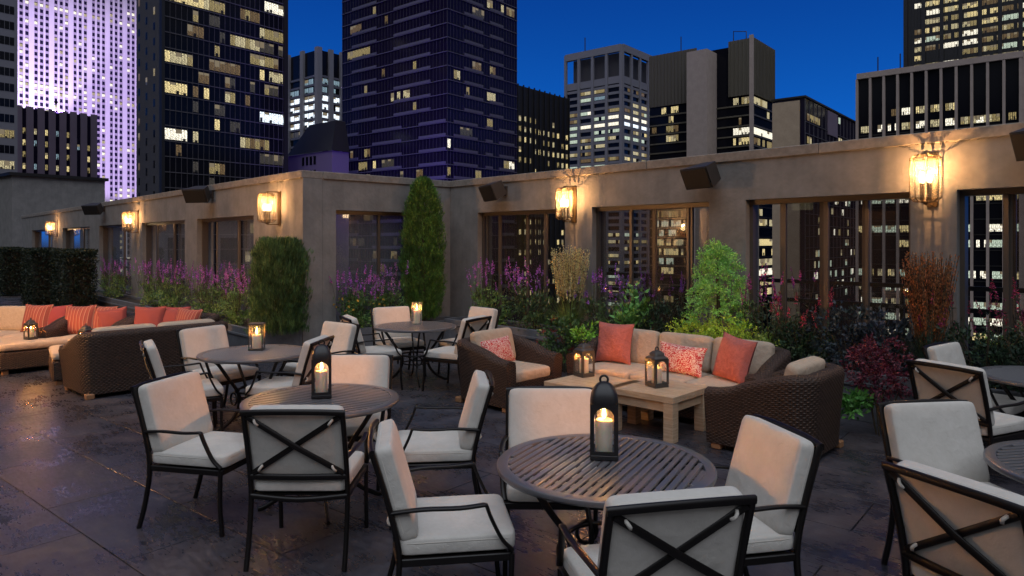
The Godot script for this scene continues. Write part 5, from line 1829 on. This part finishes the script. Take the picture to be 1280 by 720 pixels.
	# dark shrubs
	for q in [[1062, 0.62, 0.85, [0.020, 0.030, 0.035], "dark blue-green shrub under the long opening"], [1112, 0.50, 0.75, [0.022, 0.028, 0.040], "dusky leafy shrub before the rust grass"]]:
		o = plant("dark_shrub", q[4], onr.call(q[0], 0.05), "shrub")
		stems(o, 5, 0.3, 0.4)
		leafy(o, "foliage", [[Vector3(0, q[2] * 0.40, 0), Vector3(q[1], q[2] * 0.5, 0.28), 1500]], 0.055, 0.026, q[3], 0.4)
	o = plant("burgundy_shrub", "rounded burgundy leaved shrub on the floor before the long planter", on_z(1102, WALL_R + 1.02), "shrub")
	stems(o, 6, 0.3, 0.5)
	leafy(o, "foliage", [[Vector3(0, 0.62, 0), Vector3(0.30, 0.30, 0.28), 2600]], 0.040, 0.015, [0.085, 0.012, 0.024], 0.0, 0.3)
	leafy(o, "green_shoots", [[Vector3(-0.18, 0.30, 0.14), Vector3(0.12, 0.12, 0.1), 280]], 0.07, 0.035, [0.06, 0.16, 0.03], 0.4)
	o = plant("lime_shrub", "small lime shrub behind the round table at the long planter", on_y(1262, 476, 0.0) + Vector3(0, 0, -0.5), "shrub")
	stems(o, 4, 0.2, 0.3)
	leafy(o, "foliage", [[Vector3(0, 0.42, 0), Vector3(0.42, 0.38, 0.3), 700]], 0.05, 0.025, [0.14, 0.24, 0.03], 0.4)
	# the tall cypress by the inner corner
	o = plant("cypress_tree", "tall narrow cypress in the inner corner of the walls", at_depth(529, depth_of(on_x(529, RET + 0.33)), 0.40), "tree")
	tk = MB.new()
	tk.tube([Vector3(0, 0, 0), Vector3(0.01, 1.0, 0), Vector3(0, 2.1, 0)], 0.04, 0.04, 7, 1.0, [1.0, 0.8, 0.3])
	part(o, "trunk", tk, M.stem)
	sprays(o, "crown", 2.42, func(f): return 0.37 * pow(sin(PI * clampf(0.16 + f * 0.84, 0, 1)), 0.38), 9000, 0.055, 0.011, [0.060, 0.12, 0.02], 1.4, 0.1)
	# flowers under the return wall
	var rp := func(px: float): return on_x(px, RET + 0.32) + Vector3(0, 0.42, 0)
	flower_clump("magenta and yellow flowers under the dark return wall opening", rp.call(448), 0.34, 1.0, 30, [0.38, 0.09, 0.38], [0.07, 0.13, 0.03], true)
	flower_clump("pale pink flowers and yellow blooms next to the cypress", rp.call(486), 0.32, 1.05, 24, [0.38, 0.13, 0.36], [0.07, 0.13, 0.03], true)
	# column shrub at the corner
	var cs := on_z(349, WALL_L + 0.34)
	o = plant("column_shrub", "broad dark clipped yew column at the corner of the forward wall", cs + Vector3(0, 0.40, 0), "shrub")
	stems(o, 6, 0.25, 0.9, 0.014)
	sprays(o, "foliage", 1.42, func(f): return 0.40 * (1.0 if f < 0.88 else 1.0 - (f - 0.88) * 3.5), 7000, 0.075, 0.010, [0.05, 0.09, 0.028], 2.2, 0.02)
	for q in [[352, 440, 0.40, 0.55, "lime green leafy bush at the foot of the yew column"], [303, 428, 0.28, 0.50, "lime green leafy bush behind the square glass lantern"], [466, 424, 0.22, 0.40, "small bright leafy bush by the return wall planter"]]:
		var p := on_y(q[0], q[1], 0.0)
		o = plant("lime_shrub", q[4], p, "shrub")
		stems(o, 5, 0.2, 0.3)
		leafy(o, "foliage", [[Vector3(0, q[3] * 0.5, 0), Vector3(q[2], q[3] * 0.5, q[2] * 0.8), 700]], 0.075, 0.04, [0.13, 0.30, 0.03], 0.3, 0.3)
	# forward wall flowers
	var fp := func(px: float): return on_z(px, WALL_L + 0.33) + Vector3(0, 0.42, 0)
	for q in [[143, 0.85, "purple flowers at the hedge end of the forward wall"], [194, 0.55, "purple flowers before the second opening from the corner lantern"], [219, 0.50, "magenta flowers beside the pier of the second opening"], [262, 0.50, "purple flowers before the opening nearest the corner lantern"], [298, 0.45, "violet flowers between that opening and the yew column"]]:
		flower_clump(q[2], fp.call(q[0]), q[1], 1.02, 30, [0.34, 0.09, 0.36], [0.11, 0.17, 0.045])
	# dark hedges by the lounge
	for q in [[12, "dark clipped hedge block at the picture edge beyond the lounge"], [50, "dark clipped hedge block in the middle behind the loveseats"], [92, "dark clipped hedge block beside the flower planter"]]:
		var p := on_z(q[0], WALL_L + 1.25)
		o = plant("clipped_hedge", q[1], p, "hedge", "clipped hedges behind the lounge")
		stems(o, 5, 0.3, 0.9, 0.012)
		var mb := MB.new()
		mb.tinted = true
		for i in 9000:
			var pp := Vector3(rg.randf_range(-1, 1), rg.randf(), rg.randf_range(-1, 1))
			var side := rg.randi() % 3
			if side == 0: pp.x = signf(pp.x) * rg.randf_range(0.86, 1.0)
			elif side == 1: pp.z = signf(pp.z) * rg.randf_range(0.8, 1.0)
			else: pp.y = rg.randf_range(0.92, 1.0)
			mb.col = green(0.009, 0.015, 0.006, 0.4)
			mb.leaf(Vector3(pp.x * 0.80, pp.y * 1.62, pp.z * 0.34), (dirn() + Vector3.UP * 0.6).normalized(), dirn(), 0.08, 0.026)
		part(o, "foliage", mb, M.leaf)
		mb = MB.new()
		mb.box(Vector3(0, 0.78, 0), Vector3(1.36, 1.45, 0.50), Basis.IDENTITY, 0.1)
		part(o, "dark_core", mb, M.soil)  # added solid dark box filling the inside of the hedge

# ---------------------------------------------------------------- scene
func _ready() -> void:
	# camera: level, with a vertically shifted lens
	right = Vector3(cos(deg_to_rad(TH)), 0, -sin(deg_to_rad(TH)))
	fwd = Vector3(-sin(deg_to_rad(TH)), 0, -cos(deg_to_rad(TH)))
	var c := Camera3D.new()
	c.name = "camera"
	add_child(c)
	c.position = Vector3(0, EYE, 0)
	c.rotation.y = deg_to_rad(TH)
	c.set_frustum(0.1 * 720.0 / F, Vector2(0, -0.1 * (360.0 - HZ) / F), 0.1, 2500.0)
	c.current = true
	# dusk sky
	var env := Environment.new()
	env.background_mode = Environment.BG_SKY
	var sm := ProceduralSkyMaterial.new()
	sm.sky_top_color = Color(0.01, 0.11, 0.42)
	sm.sky_horizon_color = Color(0.08, 0.46, 0.88)
	sm.sky_curve = 0.15
	sm.ground_bottom_color = Color(0.02, 0.03, 0.06)
	sm.ground_horizon_color = Color(0.03, 0.10, 0.22)
	sm.sun_angle_max = 1.0
	sm.energy_multiplier = 0.58
	var sky := Sky.new()
	sky.sky_material = sm
	env.sky = sky
	env.tonemap_mode = Environment.TONE_MAPPER_LINEAR
	env.tonemap_exposure = 2.0
	env.sdfgi_enabled = true; env.ssao_enabled = true; env.ssil_enabled = true
	var we := WorldEnvironment.new()
	we.name = "world_environment"
	we.environment = env
	add_child(we)
	# the last glow of the day behind the camera
	var sun := DirectionalLight3D.new()
	sun.name = "afterglow"
	sun.light_color = Color(0.92, 0.95, 1.0)
	sun.light_energy = 0.235
	sun.light_angular_distance = 70.0
	sun.shadow_enabled = true
	add_child(sun)
	sun.look_at_from_position(Vector3(2.2, 6.0, 2.0), Vector3.ZERO, Vector3.UP)
	make_materials()
	build_city()
	build_floor()
	build_walls()
	build_sconces()
	speaker(266, 243, WALL_L, "tilted brown loudspeaker on the forward wall beside the corner lantern", 34, 0.5)
	speaker(131, 261, WALL_L, "tilted brown loudspeaker on the forward wall above the hedge end flowers", 26, 0.5)
	speaker(632, 239, WALL_R, "black fronted loudspeaker on the long wall near the inner corner", 42, -0.35)
	speaker(893, 220, WALL_R, "black fronted loudspeaker on the long wall above the cone tree", 48, -0.30)
	speaker(1312, 178, WALL_R, "brown loudspeaker on the long wall past the rust grass lantern", 52, -0.30)
	build_plants()
	build_furniture()
